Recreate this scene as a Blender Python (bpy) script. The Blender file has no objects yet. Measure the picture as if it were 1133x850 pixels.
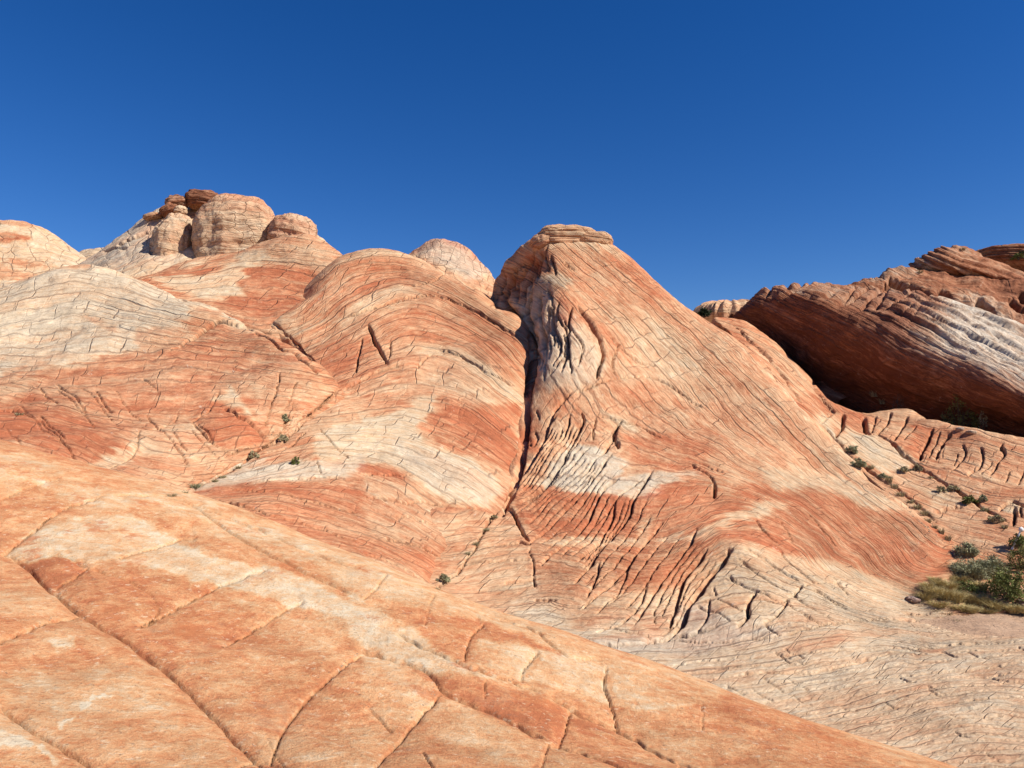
import bpy, math, random
import numpy as np
from mathutils import Vector, Matrix

# ------------------------------------------------------------------ camera
SC = bpy.context.scene
W0, H0, FOC = 1133.0, 850.0, 824.0
HORIZON = 470.0
PITCH = math.atan((HORIZON - H0 / 2) / FOC)
cam_d = bpy.data.cameras.new('camera')
cam = bpy.data.objects.new('camera', cam_d)
SC.collection.objects.link(cam)
cam_d.sensor_width = 36.0
cam_d.lens = 36.0 * FOC / W0
cam_d.clip_start = 0.05
cam_d.clip_end = 20000
cam.location = (0, 0, 0)
cam.rotation_euler = (math.pi / 2 + PITCH, 0, 0)
SC.camera = cam

# ------------------------------------------------------------------ light
SUN_AZ, SUN_EL = 113.0, 42.0          # azimuth clockwise from the view direction
sdir = Vector((math.cos(math.radians(SUN_EL)) * math.sin(math.radians(SUN_AZ)),
               math.cos(math.radians(SUN_EL)) * math.cos(math.radians(SUN_AZ)),
               math.sin(math.radians(SUN_EL))))
wd = bpy.data.worlds.new('World')
SC.world = wd
wd.use_nodes = True
wn = wd.node_tree
bg = wn.nodes['Background']
sky = wn.nodes.new('ShaderNodeTexSky')
sky.sky_type = 'NISHITA'
sky.sun_disc = False
sky.sun_elevation = math.radians(SUN_EL)
sky.sun_rotation = math.radians(SUN_AZ)
sky.altitude = 1500
sky.air_density = 1.0
sky.dust_density = 0.0
sky.ozone_density = 4.0
hs_sky = wn.nodes.new('ShaderNodeHueSaturation')
hs_sky.inputs['Hue'].default_value = 0.513
hs_sky.inputs['Saturation'].default_value = 1.32
wn.links.new(sky.outputs['Color'], hs_sky.inputs['Color'])
wn.links.new(hs_sky.outputs['Color'], bg.inputs['Color'])
bg.inputs['Strength'].default_value = 0.08
sl = bpy.data.lights.new('sun', 'SUN')
sun = bpy.data.objects.new('sun', sl)
SC.collection.objects.link(sun)
sl.energy = 5.0
sl.angle = math.radians(0.53)
sl.color = (1.0, 0.945, 0.85)
sun.rotation_euler = sdir.to_track_quat('Z', 'Y').to_euler()
sun.location = sdir * 60
SC.view_settings.view_transform = 'Standard'
SC.view_settings.look = 'None'
SC.view_settings.exposure = 0.46
SC.view_settings.gamma = 1.0
SC.view_settings.use_curve_mapping = False

# ------------------------------------------------------------------ survey helpers
CP, SP = math.cos(PITCH), math.sin(PITCH)


def at(px, py, y):
    """point seen at (px,py) of the photograph that lies y metres in front of the camera"""
    a = (px - W0 / 2) / FOC
    b = (H0 / 2 - py) / FOC
    dy = CP - b * SP
    dz = SP + b * CP
    k = y / dy
    return np.array([a * k, y, dz * k])


def see(x, y, z):
    dep = y * CP + z * SP
    up = -y * SP + z * CP
    return W0 / 2 + FOC * x / dep, H0 / 2 - FOC * up / dep


def Z(o, pts, sc=2.8325):
    return [(o[0] + p[0] / sc, o[1] + p[1] / sc) for p in pts]


def tps_fit(X, V, smooth=1e-3):
    X = np.asarray(X, float)
    V = np.asarray(V, float)
    n = len(X)
    d2 = ((X[:, None] - X[None]) ** 2).sum(-1)
    K = 0.5 * d2 * np.log(d2 + 1e-12) + smooth * np.eye(n)
    P = np.c_[np.ones(n), X]
    A = np.zeros((n + 3, n + 3))
    A[:n, :n] = K
    A[:n, n:] = P
    A[n:, :n] = P.T
    s = np.linalg.solve(A, np.r_[V, 0, 0, 0])
    return X, s


def tps_eval(m, Q):
    X, s = m
    n = len(X)
    out = s[n] + s[n + 1] * Q[:, 0] + s[n + 2] * Q[:, 1]
    for i in range(n):
        d2 = (Q[:, 0] - X[i, 0]) ** 2 + (Q[:, 1] - X[i, 1]) ** 2
        out = out + s[i] * 0.5 * d2 * np.log(d2 + 1e-12)
    return out


_rng = np.random.RandomState(7)
_perm = _rng.permutation(1024)
_perm = np.concatenate([_perm, _perm, _perm])
_g = _rng.normal(size=(1024, 3))
_g /= np.linalg.norm(_g, axis=1)[:, None]


def perlin(x, y, z=None):
    if z is None:
        z = np.full_like(x, 0.37)
    xi, yi, zi = np.floor(x), np.floor(y), np.floor(z)
    xf, yf, zf = x - xi, y - yi, z - zi
    xi = xi.astype(np.int64) & 1023
    yi = yi.astype(np.int64) & 1023
    zi = zi.astype(np.int64) & 1023
    u = xf * xf * xf * (xf * (xf * 6 - 15) + 10)
    v = yf * yf * yf * (yf * (yf * 6 - 15) + 10)
    w = zf * zf * zf * (zf * (zf * 6 - 15) + 10)

    def gr(dx, dy, dz):
        h = _perm[_perm[_perm[(xi + dx) & 1023] + ((yi + dy) & 1023)] + ((zi + dz) & 1023)]
        g = _g[h]
        return g[:, 0] * (xf - dx) + g[:, 1] * (yf - dy) + g[:, 2] * (zf - dz)
    a = gr(0, 0, 0) * (1 - u) + gr(1, 0, 0) * u
    b = gr(0, 1, 0) * (1 - u) + gr(1, 1, 0) * u
    c = gr(0, 0, 1) * (1 - u) + gr(1, 0, 1) * u
    d = gr(0, 1, 1) * (1 - u) + gr(1, 1, 1) * u
    return ((a * (1 - v) + b * v) * (1 - w) + (c * (1 - v) + d * v) * w) * 1.5


def fbm(x, y, z=None, octv=4, gain=0.5, lac=2.03):
    o = 0.0
    a = 1.0
    for i in range(octv):
        o = o + a * perlin(x + 13.1 * i, y + 7.7 * i, None if z is None else z + 3.3 * i)
        x = x * lac
        y = y * lac
        if z is not None:
            z = z * lac
        a *= gain
    return o


def dist_line(px, py, pts):
    """distance to a polyline, side (+1 = left in the photograph when walking down) and fraction walked"""
    best = np.full(px.shape, 1e9)
    side = np.zeros(px.shape)
    frac = np.zeros(px.shape)
    n = len(pts) - 1
    L = [math.hypot(pts[i + 1][0] - pts[i][0], pts[i + 1][1] - pts[i][1]) for i in range(n)]
    T = sum(L)
    acc = 0.0
    for i in range(n):
        ax, ay = pts[i]
        bx, by = pts[i + 1]
        dx, dy = bx - ax, by - ay
        l2 = dx * dx + dy * dy + 1e-9
        t = np.clip(((px - ax) * dx + (py - ay) * dy) / l2, 0, 1)
        d = np.hypot(px - ax - t * dx, py - ay - t * dy)
        cr = (px - ax) * dy - (py - ay) * dx
        m = d < best
        best = np.where(m, d, best)
        side = np.where(m, -np.sign(cr), side)
        frac = np.where(m, (acc + t * L[i]) / T, frac)
        acc += L[i]
    return best, side, frac


def in_poly(px, py, poly):
    ins = np.zeros(px.shape, bool)
    n = len(poly)
    j = n - 1
    for i in range(n):
        xi, yi = poly[i]
        xj, yj = poly[j]
        c = ((yi > py) != (yj > py)) & (px < (xj - xi) * (py - yi) / (yj - yi + 1e-12) + xi)
        ins ^= c
        j = i
    return ins


def sm(e0, e1, x):
    t = np.clip((x - e0) / (e1 - e0), 0, 1)
    return t * t * (3 - 2 * t)


def spline(pts, step=6.0):
    """Catmull-Rom through traced points"""
    P = [np.array(p, float) for p in pts]
    if len(P) < 3:
        return [tuple(p) for p in P]
    out = []
    for i in range(len(P) - 1):
        p0 = P[i - 1] if i else 2 * P[0] - P[1]
        p1, p2 = P[i], P[i + 1]
        p3 = P[i + 2] if i + 2 < len(P) else 2 * P[-1] - P[-2]
        n = max(2, int(np.linalg.norm(p2 - p1) / step))
        for k in range(n):
            t = k / n
            out.append(tuple(0.5 * (2 * p1 + (p2 - p0) * t + (2 * p0 - 5 * p1 + 4 * p2 - p3) * t * t
                                    + (3 * p1 - p0 - 3 * p2 + p3) * t ** 3)))
    out.append(tuple(P[-1]))
    return out


# ------------------------------------------------------------------ materials
def ramp(nt, stops, interp='LINEAR'):
    r = nt.nodes.new('ShaderNodeValToRGB')
    r.color_ramp.interpolation = interp
    e = r.color_ramp.elements
    while len(e) < len(stops):
        e.new(0.5)
    for i, (p, c) in enumerate(stops):
        e[i].position = p
        e[i].color = (c[0], c[1], c[2], 1) if len(c) == 3 else c
    return r


class NT:
    def __init__(s, name):
        s.m = bpy.data.materials.new(name)
        s.m.use_nodes = True
        s.t = s.m.node_tree
        s.b = s.t.nodes['Principled BSDF']

    def n(s, typ, **kw):
        o = s.t.nodes.new(typ)
        for k, v in kw.items():
            if k.startswith('i_'):
                key = k[2:]
                key = int(key) if key.isdigit() else key.replace('_', ' ')
                if isinstance(v, bpy.types.NodeSocket):
                    s.t.links.new(v, o.inputs[key])
                else:
                    o.inputs[key].default_value = v
            else:
                setattr(o, k, v)
        return o

    def math(s, op, a, b=0.0, c=0.0, clamp=False):
        o = s.n('ShaderNodeMath', operation=op, use_clamp=clamp)
        for i, v in enumerate((a, b, c)):
            if isinstance(v, bpy.types.NodeSocket):
                s.t.links.new(v, o.inputs[i])
            else:
                o.inputs[i].default_value = v
        return o.outputs[0]

    def mapr(s, v, a, b, c, d, smooth=False):
        o = s.n('ShaderNodeMapRange', interpolation_type='SMOOTHSTEP' if smooth else 'LINEAR')
        s.t.links.new(v, o.inputs[0])
        for i, q in enumerate((a, b, c, d)):
            o.inputs[i + 1].default_value = q
        return o.outputs[0]

    def mix(s, f, a, b, mode='MIX'):
        o = s.n('ShaderNodeMix', data_type='RGBA', blend_type=mode)
        for k, v in ((0, f), (6, a), (7, b)):
            if isinstance(v, bpy.types.NodeSocket):
                s.t.links.new(v, o.inputs[k])
            else:
                o.inputs[k].default_value = v if k == 0 else (v[0], v[1], v[2], 1)
        return o.outputs[2]

    def noise(s, vec, scale, detail=4, rough=0.55):
        o = s.n('ShaderNodeTexNoise', i_Scale=scale, i_Detail=detail, i_Roughness=rough)
        s.t.links.new(vec, o.inputs['Vector'])
        return o.outputs['Fac']

    def scalev(s, vec, x, y, z, off=(0, 0, 0)):
        o = s.n('ShaderNodeMapping')
        s.t.links.new(vec, o.inputs['Vector'])
        o.inputs['Scale'].default_value = (x, y, z)
        o.inputs['Location'].default_value = off
        return o.outputs[0]


REDS = dict(
    warm=[(0.0, (0.44, 0.145, 0.068)), (0.25, (0.52, 0.238, 0.122)), (0.5, (0.585, 0.345, 0.195)),
          (0.75, (0.61, 0.43, 0.265)), (1.0, (0.60, 0.485, 0.335))],
    near=[(0.0, (0.45, 0.154, 0.067)), (0.25, (0.555, 0.242, 0.107)), (0.5, (0.63, 0.35, 0.171)),
          (0.75, (0.65, 0.452, 0.27)), (1.0, (0.67, 0.555, 0.39))],
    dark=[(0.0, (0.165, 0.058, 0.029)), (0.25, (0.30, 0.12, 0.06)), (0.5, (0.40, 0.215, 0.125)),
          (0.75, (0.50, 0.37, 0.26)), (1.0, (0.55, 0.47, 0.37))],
)


def rock_mat(name, pal='warm', lam=1.0, row=0.075, col=0.034, crack=1.0, mott=1.0, iso=1.0, bump=1.0, fleck=0.5,
             scales=0.0, cell=(0.05, 0.03), px_bump=1.0, vfw=1.0, grain=0.0):
    """sandstone: bedding laminae along the 'bed' attribute, broken courses of weathered blocks, mottling, flecks"""
    k = NT(name)
    t = k.t
    bed = k.n('ShaderNodeAttribute', attribute_name='bed').outputs['Vector']
    tone = k.n('ShaderNodeAttribute', attribute_name='tone').outputs['Fac']
    gray = k.n('ShaderNodeAttribute', attribute_name='gray').outputs['Fac']
    dirt_shade = k.n('ShaderNodeAttribute', attribute_name='dirt_shade').outputs['Fac']
    px = k.n('ShaderNodeAttribute', attribute_name='unit').outputs['Fac']
    pos = k.n('ShaderNodeNewGeometry').outputs['Position']
    # laminae
    l1 = k.noise(k.scalev(bed, 0.09, 0.010, 1), 1.0, 5, 0.6)
    l2 = k.noise(k.scalev(bed, 0.36, 0.020, 1, (7, 3, 0)), 1.0, 4, 0.7)
    l3 = k.noise(k.scalev(bed, 0.04, 0.012, 1, (3, 9, 0)), 1.0, 3, 0.5)
    vf = k.noise(k.scalev(bed, 0.75, 0.10, 1, (1, 4, 0)), 1.0, 5, 0.75)
    m1 = k.noise(pos, 0.55 * iso, 6, 0.62)
    m2 = k.noise(pos, 3.2 * iso, 7, 0.70)
    m3 = k.noise(pos, 17.0 * iso, 5, 0.72)

    def add(f, v, w):
        return k.math('ADD', f, k.math('MULTIPLY', k.math('SUBTRACT', v, 0.5), w))
    f = add(tone, l1, 0.80 * lam)
    f = add(f, l2, 1.0 * lam)
    f = add(f, vf, 0.85 * lam)
    f = add(f, l3, 0.35 * lam)
    f = add(f, m1, 0.50 * mott)
    f = add(f, m2, 0.75 * mott)
    f = add(f, m3, 0.45 * mott)
    m4 = k.noise(pos, 70.0 * iso, 3, 0.7)
    f = add(f, m4, 0.30 * mott)
    # courses of blocks
    wv = k.n('ShaderNodeTexNoise', i_Scale=0.022, i_Detail=4.0, i_Roughness=0.55)
    t.links.new(bed, wv.inputs['Vector'])
    wob = k.n('ShaderNodeVectorMath', operation='MULTIPLY_ADD')
    calm = k.n('ShaderNodeAttribute', attribute_name='calm').outputs['Fac']
    amp = k.n('ShaderNodeMix', data_type='VECTOR')
    t.links.new(calm, amp.inputs[0])
    amp.inputs[4].default_value = (13, 34, 0)
    amp.inputs[5].default_value = (3, 10, 0)
    t.links.new(wv.outputs['Color'], wob.inputs[0])
    t.links.new(amp.outputs[1], wob.inputs[1])
    t.links.new(bed, wob.inputs[2])
    sep = k.n('ShaderNodeSeparateXYZ')
    t.links.new(wob.outputs[0], sep.inputs[0])

    def courses(fr, fc, seed, wr, wc):
        r = k.math('ADD', k.math('MULTIPLY', sep.outputs[0], fr), seed)
        rid = k.math('FLOOR', r)
        rf = k.math('FRACT', r)
        wn1 = k.n('ShaderNodeTexWhiteNoise', noise_dimensions='1D')
        t.links.new(rid, wn1.inputs['W'])
        rv = wn1.outputs['Value']
        c = k.math('ADD', k.math('MULTIPLY', sep.outputs[1], fc), k.math('MULTIPLY', rv, 37.0))
        c = k.math('ADD', c, k.math('MULTIPLY', rf, 0.35))
        cid = k.math('FLOOR', c)
        cf = k.math('FRACT', c)
        cmb = k.n('ShaderNodeCombineXYZ')
        t.links.new(rid, cmb.inputs[0])
        t.links.new(cid, cmb.inputs[1])
        wn2 = k.n('ShaderNodeTexWhiteNoise', noise_dimensions='2D')
        t.links.new(cmb.outputs[0], wn2.inputs['Vector'])
        er = k.math('MINIMUM', rf, k.math('SUBTRACT', 1.0, rf))
        ec = k.math('MINIMUM', cf, k.math('SUBTRACT', 1.0, cf))
        lr = k.mapr(er, 0.0, wr, 1, 0, True)
        lc = k.mapr(ec, 0.0, wc, 1, 0, True)
        return lr, lc, rv, wn2.outputs['Value'], rf
    lr1, lc1, rv1, cv1, rf1 = courses(row, col, 3.3, 0.11, 0.045)
    lr2, lc2, rv2, cv2, rf2 = courses(row * 2.3, col * 1.6, 11.7, 0.17, 0.06)
    g1 = k.mapr(k.noise(k.scalev(bed, 0.030, 0.012, 1, (9, 1, 0)), 1.0, 4, 0.6), 0.30, 0.58, 0.1, 1, True)
    g2 = k.mapr(k.noise(k.scalev(bed, 0.045, 0.020, 1, (4, 6, 0)), 1.0, 4, 0.6), 0.36, 0.58, 0.1, 1, True)
    g3 = k.mapr(k.noise(k.scalev(bed, 0.025, 0.022, 1, (14, 2, 0)), 1.0, 4, 0.6), 0.38, 0.60, 0, 0.75, True)
    lr1 = k.math('MULTIPLY', lr1, k.mapr(rv1, 0.05, 0.6, 0.2, 1))
    lc1 = k.math('MULTIPLY', lc1, k.mapr(cv1, 0.1, 0.7, 0.0, 1))
    lr2 = k.math('MULTIPLY', lr2, k.mapr(rv2, 0.1, 0.8, 0.1, 1))
    lc2 = k.math('MULTIPLY', lc2, k.mapr(cv2, 0.2, 0.9, 0.0, 1))
    ln = k.math('MAXIMUM', k.math('MULTIPLY', lr1, g1), k.math('MULTIPLY', lc1, g2))
    ln = k.math('MAXIMUM', ln, k.math('MULTIPLY', k.math('MAXIMUM', lr2, lc2), g3))
    if scales:
        v = k.n('ShaderNodeTexVoronoi', voronoi_dimensions='2D', feature='DISTANCE_TO_EDGE', i_Scale=1.0)
        v.inputs['Randomness'].default_value = 0.75
        t.links.new(k.scalev(wob.outputs[0], cell[0], cell[1], 1), v.inputs['Vector'])
        sc_ = k.mapr(v.outputs['Distance'], 0.0, 0.07, 1, 0, True)
        g4 = k.mapr(k.noise(k.scalev(bed, 0.03, 0.03, 1, (1, 17, 0)), 1.0, 4, 0.6), 0.36, 0.6, 0.15, 1, True)
        ln = k.math('MAXIMUM', k.math('MULTIPLY', ln, 1 - scales * 0.7), k.math('MULTIPLY', k.math('MULTIPLY', sc_, g4), scales))
    ln = k.math('MULTIPLY', ln, crack, clamp=True)
    f = add(f, cv1, 0.14 * crack)
    f = add(f, rv2, 0.16 * crack)
    f = k.math('MINIMUM', k.math('MAXIMUM', f, 0.0), 1.0)
    r = ramp(t, REDS[pal])
    t.links.new(f, r.inputs[0])
    col_ = r.outputs[0]
    hs = k.n('ShaderNodeHueSaturation', i_Saturation=0.62, i_Value=0.86)
    t.links.new(col_, hs.inputs['Color'])
    col_ = k.mix(gray, col_, hs.outputs[0])
    vm = k.noise(pos, 1.4 * iso, 8, 0.72)
    col_ = k.mix(1.0, col_, k.mix(k.mapr(vm, 0.3, 0.7, 0, 1), (0.80, 0.775, 0.76), (1.18, 1.18, 1.18)), 'MULTIPLY')
    col_ = k.mix(1.0, col_, k.mix(k.mapr(vf, 0.3, 0.7, 0, 1), (1 - 0.20 * vfw, 1 - 0.22 * vfw, 1 - 0.24 * vfw), (1 + 0.14 * vfw, 1 + 0.14 * vfw, 1 + 0.14 * vfw)), 'MULTIPLY')
    if fleck:
        pf = k.noise(k.scalev(bed, 0.17, 0.10, 1, (2, 2, 0)), 1.0, 6, 0.8)
        col_ = k.mix(k.math('MULTIPLY', k.mapr(pf, 0.61, 0.67, 0, 1, True), 0.9 * fleck), col_, (0.70, 0.60, 0.46))
        pd = k.noise(k.scalev(bed, 0.20, 0.09, 1, (12, 5, 0)), 1.0, 6, 0.75)
        col_ = k.mix(k.math('MULTIPLY', k.mapr(pd, 0.64, 0.72, 0, 1, True), 0.5 * fleck), col_, (0.22, 0.10, 0.06))
        ds = k.noise(pos, 9.0 * iso, 5, 0.75)
        col_ = k.mix(k.math('MULTIPLY', k.mapr(ds, 0.66, 0.73, 0, 1, True), 0.6 * fleck), col_, (0.12, 0.085, 0.065))
    if grain:
        gs = k.noise(pos, 26.0, 4, 0.7)
        col_ = k.mix(k.math('MULTIPLY', k.mapr(gs, 0.62, 0.70, 0, 1, True), 0.60 * grain), col_, (0.17, 0.11, 0.075))
        gp = k.noise(k.scalev(pos, 1, 1, 1, (4, 9, 2)), 14.0, 6, 0.75)
        col_ = k.mix(k.math('MULTIPLY', k.mapr(gp, 0.57, 0.66, 0, 1, True), 0.55 * grain), col_, (0.72, 0.55, 0.36))
        gl = k.noise(k.scalev(pos, 1, 1, 1, (14, 3, 2)), 2.1, 8, 0.78)
        col_ = k.mix(k.math('MULTIPLY', k.mapr(gl, 0.55, 0.66, 0, 1, True), 0.26 * grain), col_, (0.42, 0.27, 0.16))
        gm = k.noise(k.scalev(pos, 1, 1, 1, (24, 13, 2)), 1.6, 8, 0.78)
        col_ = k.mix(k.math('MULTIPLY', k.mapr(gm, 0.54, 0.64, 0, 1, True), 0.60 * grain), col_, (0.50, 0.175, 0.07))
        gk = k.noise(k.scalev(pos, 1, 1, 1, (5, 23, 7)), 6.0, 7, 0.8)
        col_ = k.mix(k.math('MULTIPLY', k.mapr(gk, 0.60, 0.70, 0, 1, True), 0.45 * grain), col_, (0.24, 0.165, 0.115))
    col_ = k.mix(k.math('MULTIPLY', ln, 0.56), col_, (0.15, 0.065, 0.04))  # crack lines darkened: painted crevice shade together with dirt
    col_ = k.mix(k.math('MULTIPLY', dirt_shade, 0.85, clamp=True), col_, (0.07, 0.042, 0.03))  # joints darkened by dirt plus painted shade of the groove
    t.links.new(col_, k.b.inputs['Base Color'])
    k.b.inputs['Roughness'].default_value = 0.93
    k.b.inputs['Specular IOR Level'].default_value = 0.12
    # relief
    h = k.math('MULTIPLY', l2, 2.4 * lam)
    h = k.math('ADD', h, k.math('MULTIPLY', l1, 1.8 * lam))
    h = k.math('ADD', h, k.math('MULTIPLY', vf, 1.7 * vfw))
    h = k.math('ADD', h, k.math('MULTIPLY', rv1, 0.7 * crack))
    h = k.math('ADD', h, k.math('MULTIPLY', cv1, 0.35 * crack))
    h = k.math('ADD', h, k.math('MULTIPLY', rv2, 0.45 * crack))
    h = k.math('SUBTRACT', h, k.math('MULTIPLY', ln, 1.6))
    h = k.math('MULTIPLY', h, px)
    h = k.math('MULTIPLY', h, px_bump)
    h = k.math('ADD', h, k.math('MULTIPLY', m2, 0.045 / iso))
    h = k.math('ADD', h, k.math('MULTIPLY', m3, 0.014 / iso))
    h = k.math('ADD', h, k.math('MULTIPLY', m4, 0.006 / iso))
    bp = k.n('ShaderNodeBump', i_Strength=0.85 * bump, i_Distance=1.0)
    t.links.new(h, bp.inputs['Height'])
    t.links.new(bp.outputs[0], k.b.inputs['Normal'])
    return k.m


def plain_mat(name, c1, c2, scale=6.0, rough=0.85, trans=0.0):
    k = NT(name)
    pos = k.n('ShaderNodeNewGeometry').outputs['Position']
    n = k.noise(pos, scale, 5, 0.65)
    k.t.links.new(k.mix(k.mapr(n, 0.32, 0.68, 0, 1), c1, c2), k.b.inputs['Base Color'])
    k.b.inputs['Roughness'].default_value = rough
    k.b.inputs['Specular IOR Level'].default_value = 0.15
    return k.m


# ------------------------------------------------------------------ object helpers
def tag(o, label=None, cat=None, group=None, kind=None):
    if label:
        o['label'] = label
    if cat:
        o['category'] = cat
    if group:
        o['group'] = group
    if kind:
        o['kind'] = kind
    return o


def link(o, parent=None):
    SC.collection.objects.link(o)
    if parent:
        o.parent = parent
    return o


def grid_mesh(name, V, nr, nc, attrs, mat, wrap=False):
    """V (nr*nc,3) row-major"""
    idx = np.arange(nr * nc).reshape(nr, nc)
    if wrap:
        idx = np.c_[idx, idx[:, :1]]
    q = np.stack([idx[:-1, :-1], idx[:-1, 1:], idx[1:, 1:], idx[1:, :-1]], -1).reshape(-1, 4)
    return raw_mesh(name, V, q, attrs, mat)


def raw_mesh(name, V, q, attrs, mat, smooth=True):
    me = bpy.data.meshes.new(name)
    nv, nf, k = len(V), len(q), q.shape[1]
    me.vertices.add(nv)
    me.vertices.foreach_set('co', np.ascontiguousarray(V, np.float32).ravel())
    me.loops.add(nf * k)
    me.loops.foreach_set('vertex_index', q.astype(np.int32).ravel())
    me.polygons.add(nf)
    me.polygons.foreach_set('loop_start', np.arange(0, nf * k, k, dtype=np.int32))
    me.polygons.foreach_set('use_smooth', np.full(nf, smooth, bool))
    for an, a in attrs.items():
        a = np.asarray(a, np.float32)
        if a.ndim == 1:
            me.attributes.new(an, 'FLOAT', 'POINT').data.foreach_set('value', a)
        else:
            me.attributes.new(an, 'FLOAT_VECTOR', 'POINT').data.foreach_set('vector', np.ascontiguousarray(a).ravel())
    me.materials.append(mat)
    me.update(calc_edges=True)
    return me


SURF = []        # (px, py, xyz) of every surface, to stand plants on


def note(V):
    px, py = see(V[:, 0], V[:, 1], V[:, 2])
    SURF.append((px, py, V))


def ground_at(px, py, tol=2.5):
    best = None
    for sx, sy, V in SURF:
        m = (np.abs(sx - px) < tol) & (np.abs(sy - py) < tol)
        if m.any():
            W = V[m]
            p = W[W[:, 1].argmin()]
            if best is None or p[1] < best[1]:
                best = p
    if best is None:
        return ground_at(px, py, tol * 2) if tol < 40 else at(px, py, 25)
    return best


def hill(name, label, ctrl, pxr, yr, npx, ny, slines, tdir, tones, mat, joints=(), tone0=0.4, und=(0.25, 0.18), lamA=0.8,
         grays=(), warp=6.0, crop=None, smooth=1e-3, base_edit=None, cat='rock slope', sgain=1.0, extra=None, rough=0.4, jk=(0.52, 0.75, 0.42, 1.0), jw=1.0, dark=1.0, comp=0.88, softk=1.35, wstk=1.0, calms=()):
    """terrain sheet over a fan of bearings (pxr) and ranges (yr), passing through surveyed points"""
    P = np.array([at(*c) if len(c) == 3 else np.array(c[1:4]) for c in ctrl])
    px = np.linspace(pxr[0], pxr[1], npx)
    ys = np.geomspace(yr[0], yr[1], ny)
    YY, PX = np.meshgrid(ys, px, indexing='ij')
    y = YY.ravel()
    # mean height sheet
    x = ((PX.ravel() - W0 / 2) / FOC) * y
    m = tps_fit(P[:, :2] / 10.0, P[:, 2], smooth)
    z = tps_eval(m, np.c_[x, y] / 10.0)
    if base_edit:
        z = base_edit(x, y, z)
    sx, sy = see(x, y, z)
    unit = y / FOC
    if crop:
        d, _, _ = dist_line(sx, sy, list(crop) + [crop[0]])
        out = np.where(in_poly(sx, sy, crop), 0, d)
        z = z - out * unit * 2.5
        sx, sy = see(x, y, z)
    # bedding coordinates
    if slines:
        L = [(q, v) for pl, v in slines for q in spline(pl, 60)]
        ms = tps_fit(np.array([q for q, v in L]) / 100.0, [v for q, v in L], 0.08)
        s = tps_eval(ms, np.c_[sx, sy] / 100.0)
    else:
        s = sy.copy()
    t = sx * tdir[0] + sy * tdir[1]
    # normals of the smooth sheet
    Zg = z.reshape(ny, npx)
    Xg, Yg = x.reshape(ny, npx), y.reshape(ny, npx)
    G = np.stack([Xg, Yg, Zg], -1)
    du = np.gradient(G, axis=1)
    dv = np.gradient(G, axis=0)
    N = np.cross(du, dv)
    N /= np.linalg.norm(N, axis=-1, keepdims=True) + 1e-12
    N[N[..., 2] < 0] *= -1
    N = N.reshape(-1, 3)
    # relief
    h = und[0] * fbm(x * 0.11, y * 0.11, z * 0.11, 3) + und[1] * fbm(x * 0.4 + 5, y * 0.4, z * 0.4, 3)
    lam = fbm(s * 0.045, t * 0.006, octv=3) * 2.6 + fbm(s * 0.16 + 3, t * 0.012 + 8, octv=3) * 1.0
    amp = 0.35 + 0.9 * sm(-0.25, 0.4, fbm(sx * 0.012 + 4, sy * 0.012, octv=2))
    calm = zones(sx, sy, calms, 0.0)
    h += lamA * lam * amp * unit * (1 - 0.72 * calm)
    h += rough * unit * fbm(sx * 0.11, sy * 0.11, octv=4)
    dirt_shade = np.zeros(len(x))  # joint mask for dirt and painted groove shade
    wx = sx + 1.6 * perlin(sx * 0.09, sy * 0.09) + 0.9 * jw * perlin(sx * 0.31, sy * 0.31)
    wy = sy + 1.6 * perlin(sx * 0.09 + 40, sy * 0.09) + 0.9 * jw * perlin(sx * 0.31 + 40, sy * 0.31)
    for j in joints:
        pts, w, dep = j[0], j[1], j[2]
        step = j[3] if len(j) > 3 else 0.0
        pil = j[4] if len(j) > 4 else 0.0
        w, dep, step, pil = w * jk[0], dep * jk[1], step * jk[2], pil * jk[3]
        pts = spline(pts, 5)
        R = max(6 * w, 26 if step or pil else 6) + 6
        a = np.array(pts)
        sel = np.where((wx > a[:, 0].min() - R) & (wx < a[:, 0].max() + R) & (wy > a[:, 1].min() - R) & (wy < a[:, 1].max() + R))[0]
        if not len(sel):
            continue
        d, side, fr = dist_line(wx[sel], wy[sel], pts)
        fade = sm(0, 0.08, fr) * sm(0, 0.08, 1 - fr) * 0.8 + 0.2
        vary = np.clip(0.95 + 0.5 * perlin(wx[sel] * 0.05, wy[sel] * 0.05 + 9), 0.45, 1.4)
        ww = w * (0.5 + 0.5 * fade) * (0.7 + 0.3 * vary)
        g = np.exp(-(d / ww) ** 2)
        u = unit[sel]
        h[sel] -= dep * g * fade * vary * u
        if step:
            h[sel] -= step * u * np.where(side > 0, np.exp(-d / 9.0), 0) * fade
        if pil:
            h[sel] -= pil * u * np.exp(-d / 12.0) * fade
        dirt_shade[sel] = np.maximum(dirt_shade[sel], np.exp(-(d / (ww * 0.75)) ** 2) * fade * np.clip(vary, 0, 1) * min(1, dep / 8.0) * dark)
    V = np.c_[x, y, z] + N * h[:, None]
    if extra is not None:
        V = extra(V, sx, sy, s, t, unit)
    # mapped colour zones of the rock itself
    wst = 5.0 * wstk * fbm(s * 0.20, t * 0.02, octv=3)
    w2 = 2.6 if wstk < 1 else 1.0
    qx = w2 * fbm(sx * 0.13, sy * 0.17, octv=4) + wst + sx + warp * fbm(sx * 0.022, sy * 0.022, octv=4)
    qy = w2 * fbm(sx * 0.13 + 70, sy * 0.17, octv=4) + wst + sy + warp * fbm(sx * 0.022 + 30, sy * 0.022, octv=4)
    tone = zones(qx, qy, tones, tone0, comp, softk)
    gray = zones(qx, qy, grays, 0.0)
    tone = tone + 0.10 * fbm(s * 0.03, t * 0.004, octv=3)
    B = np.c_[s * sgain, t * sgain, np.zeros(len(s))]
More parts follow.
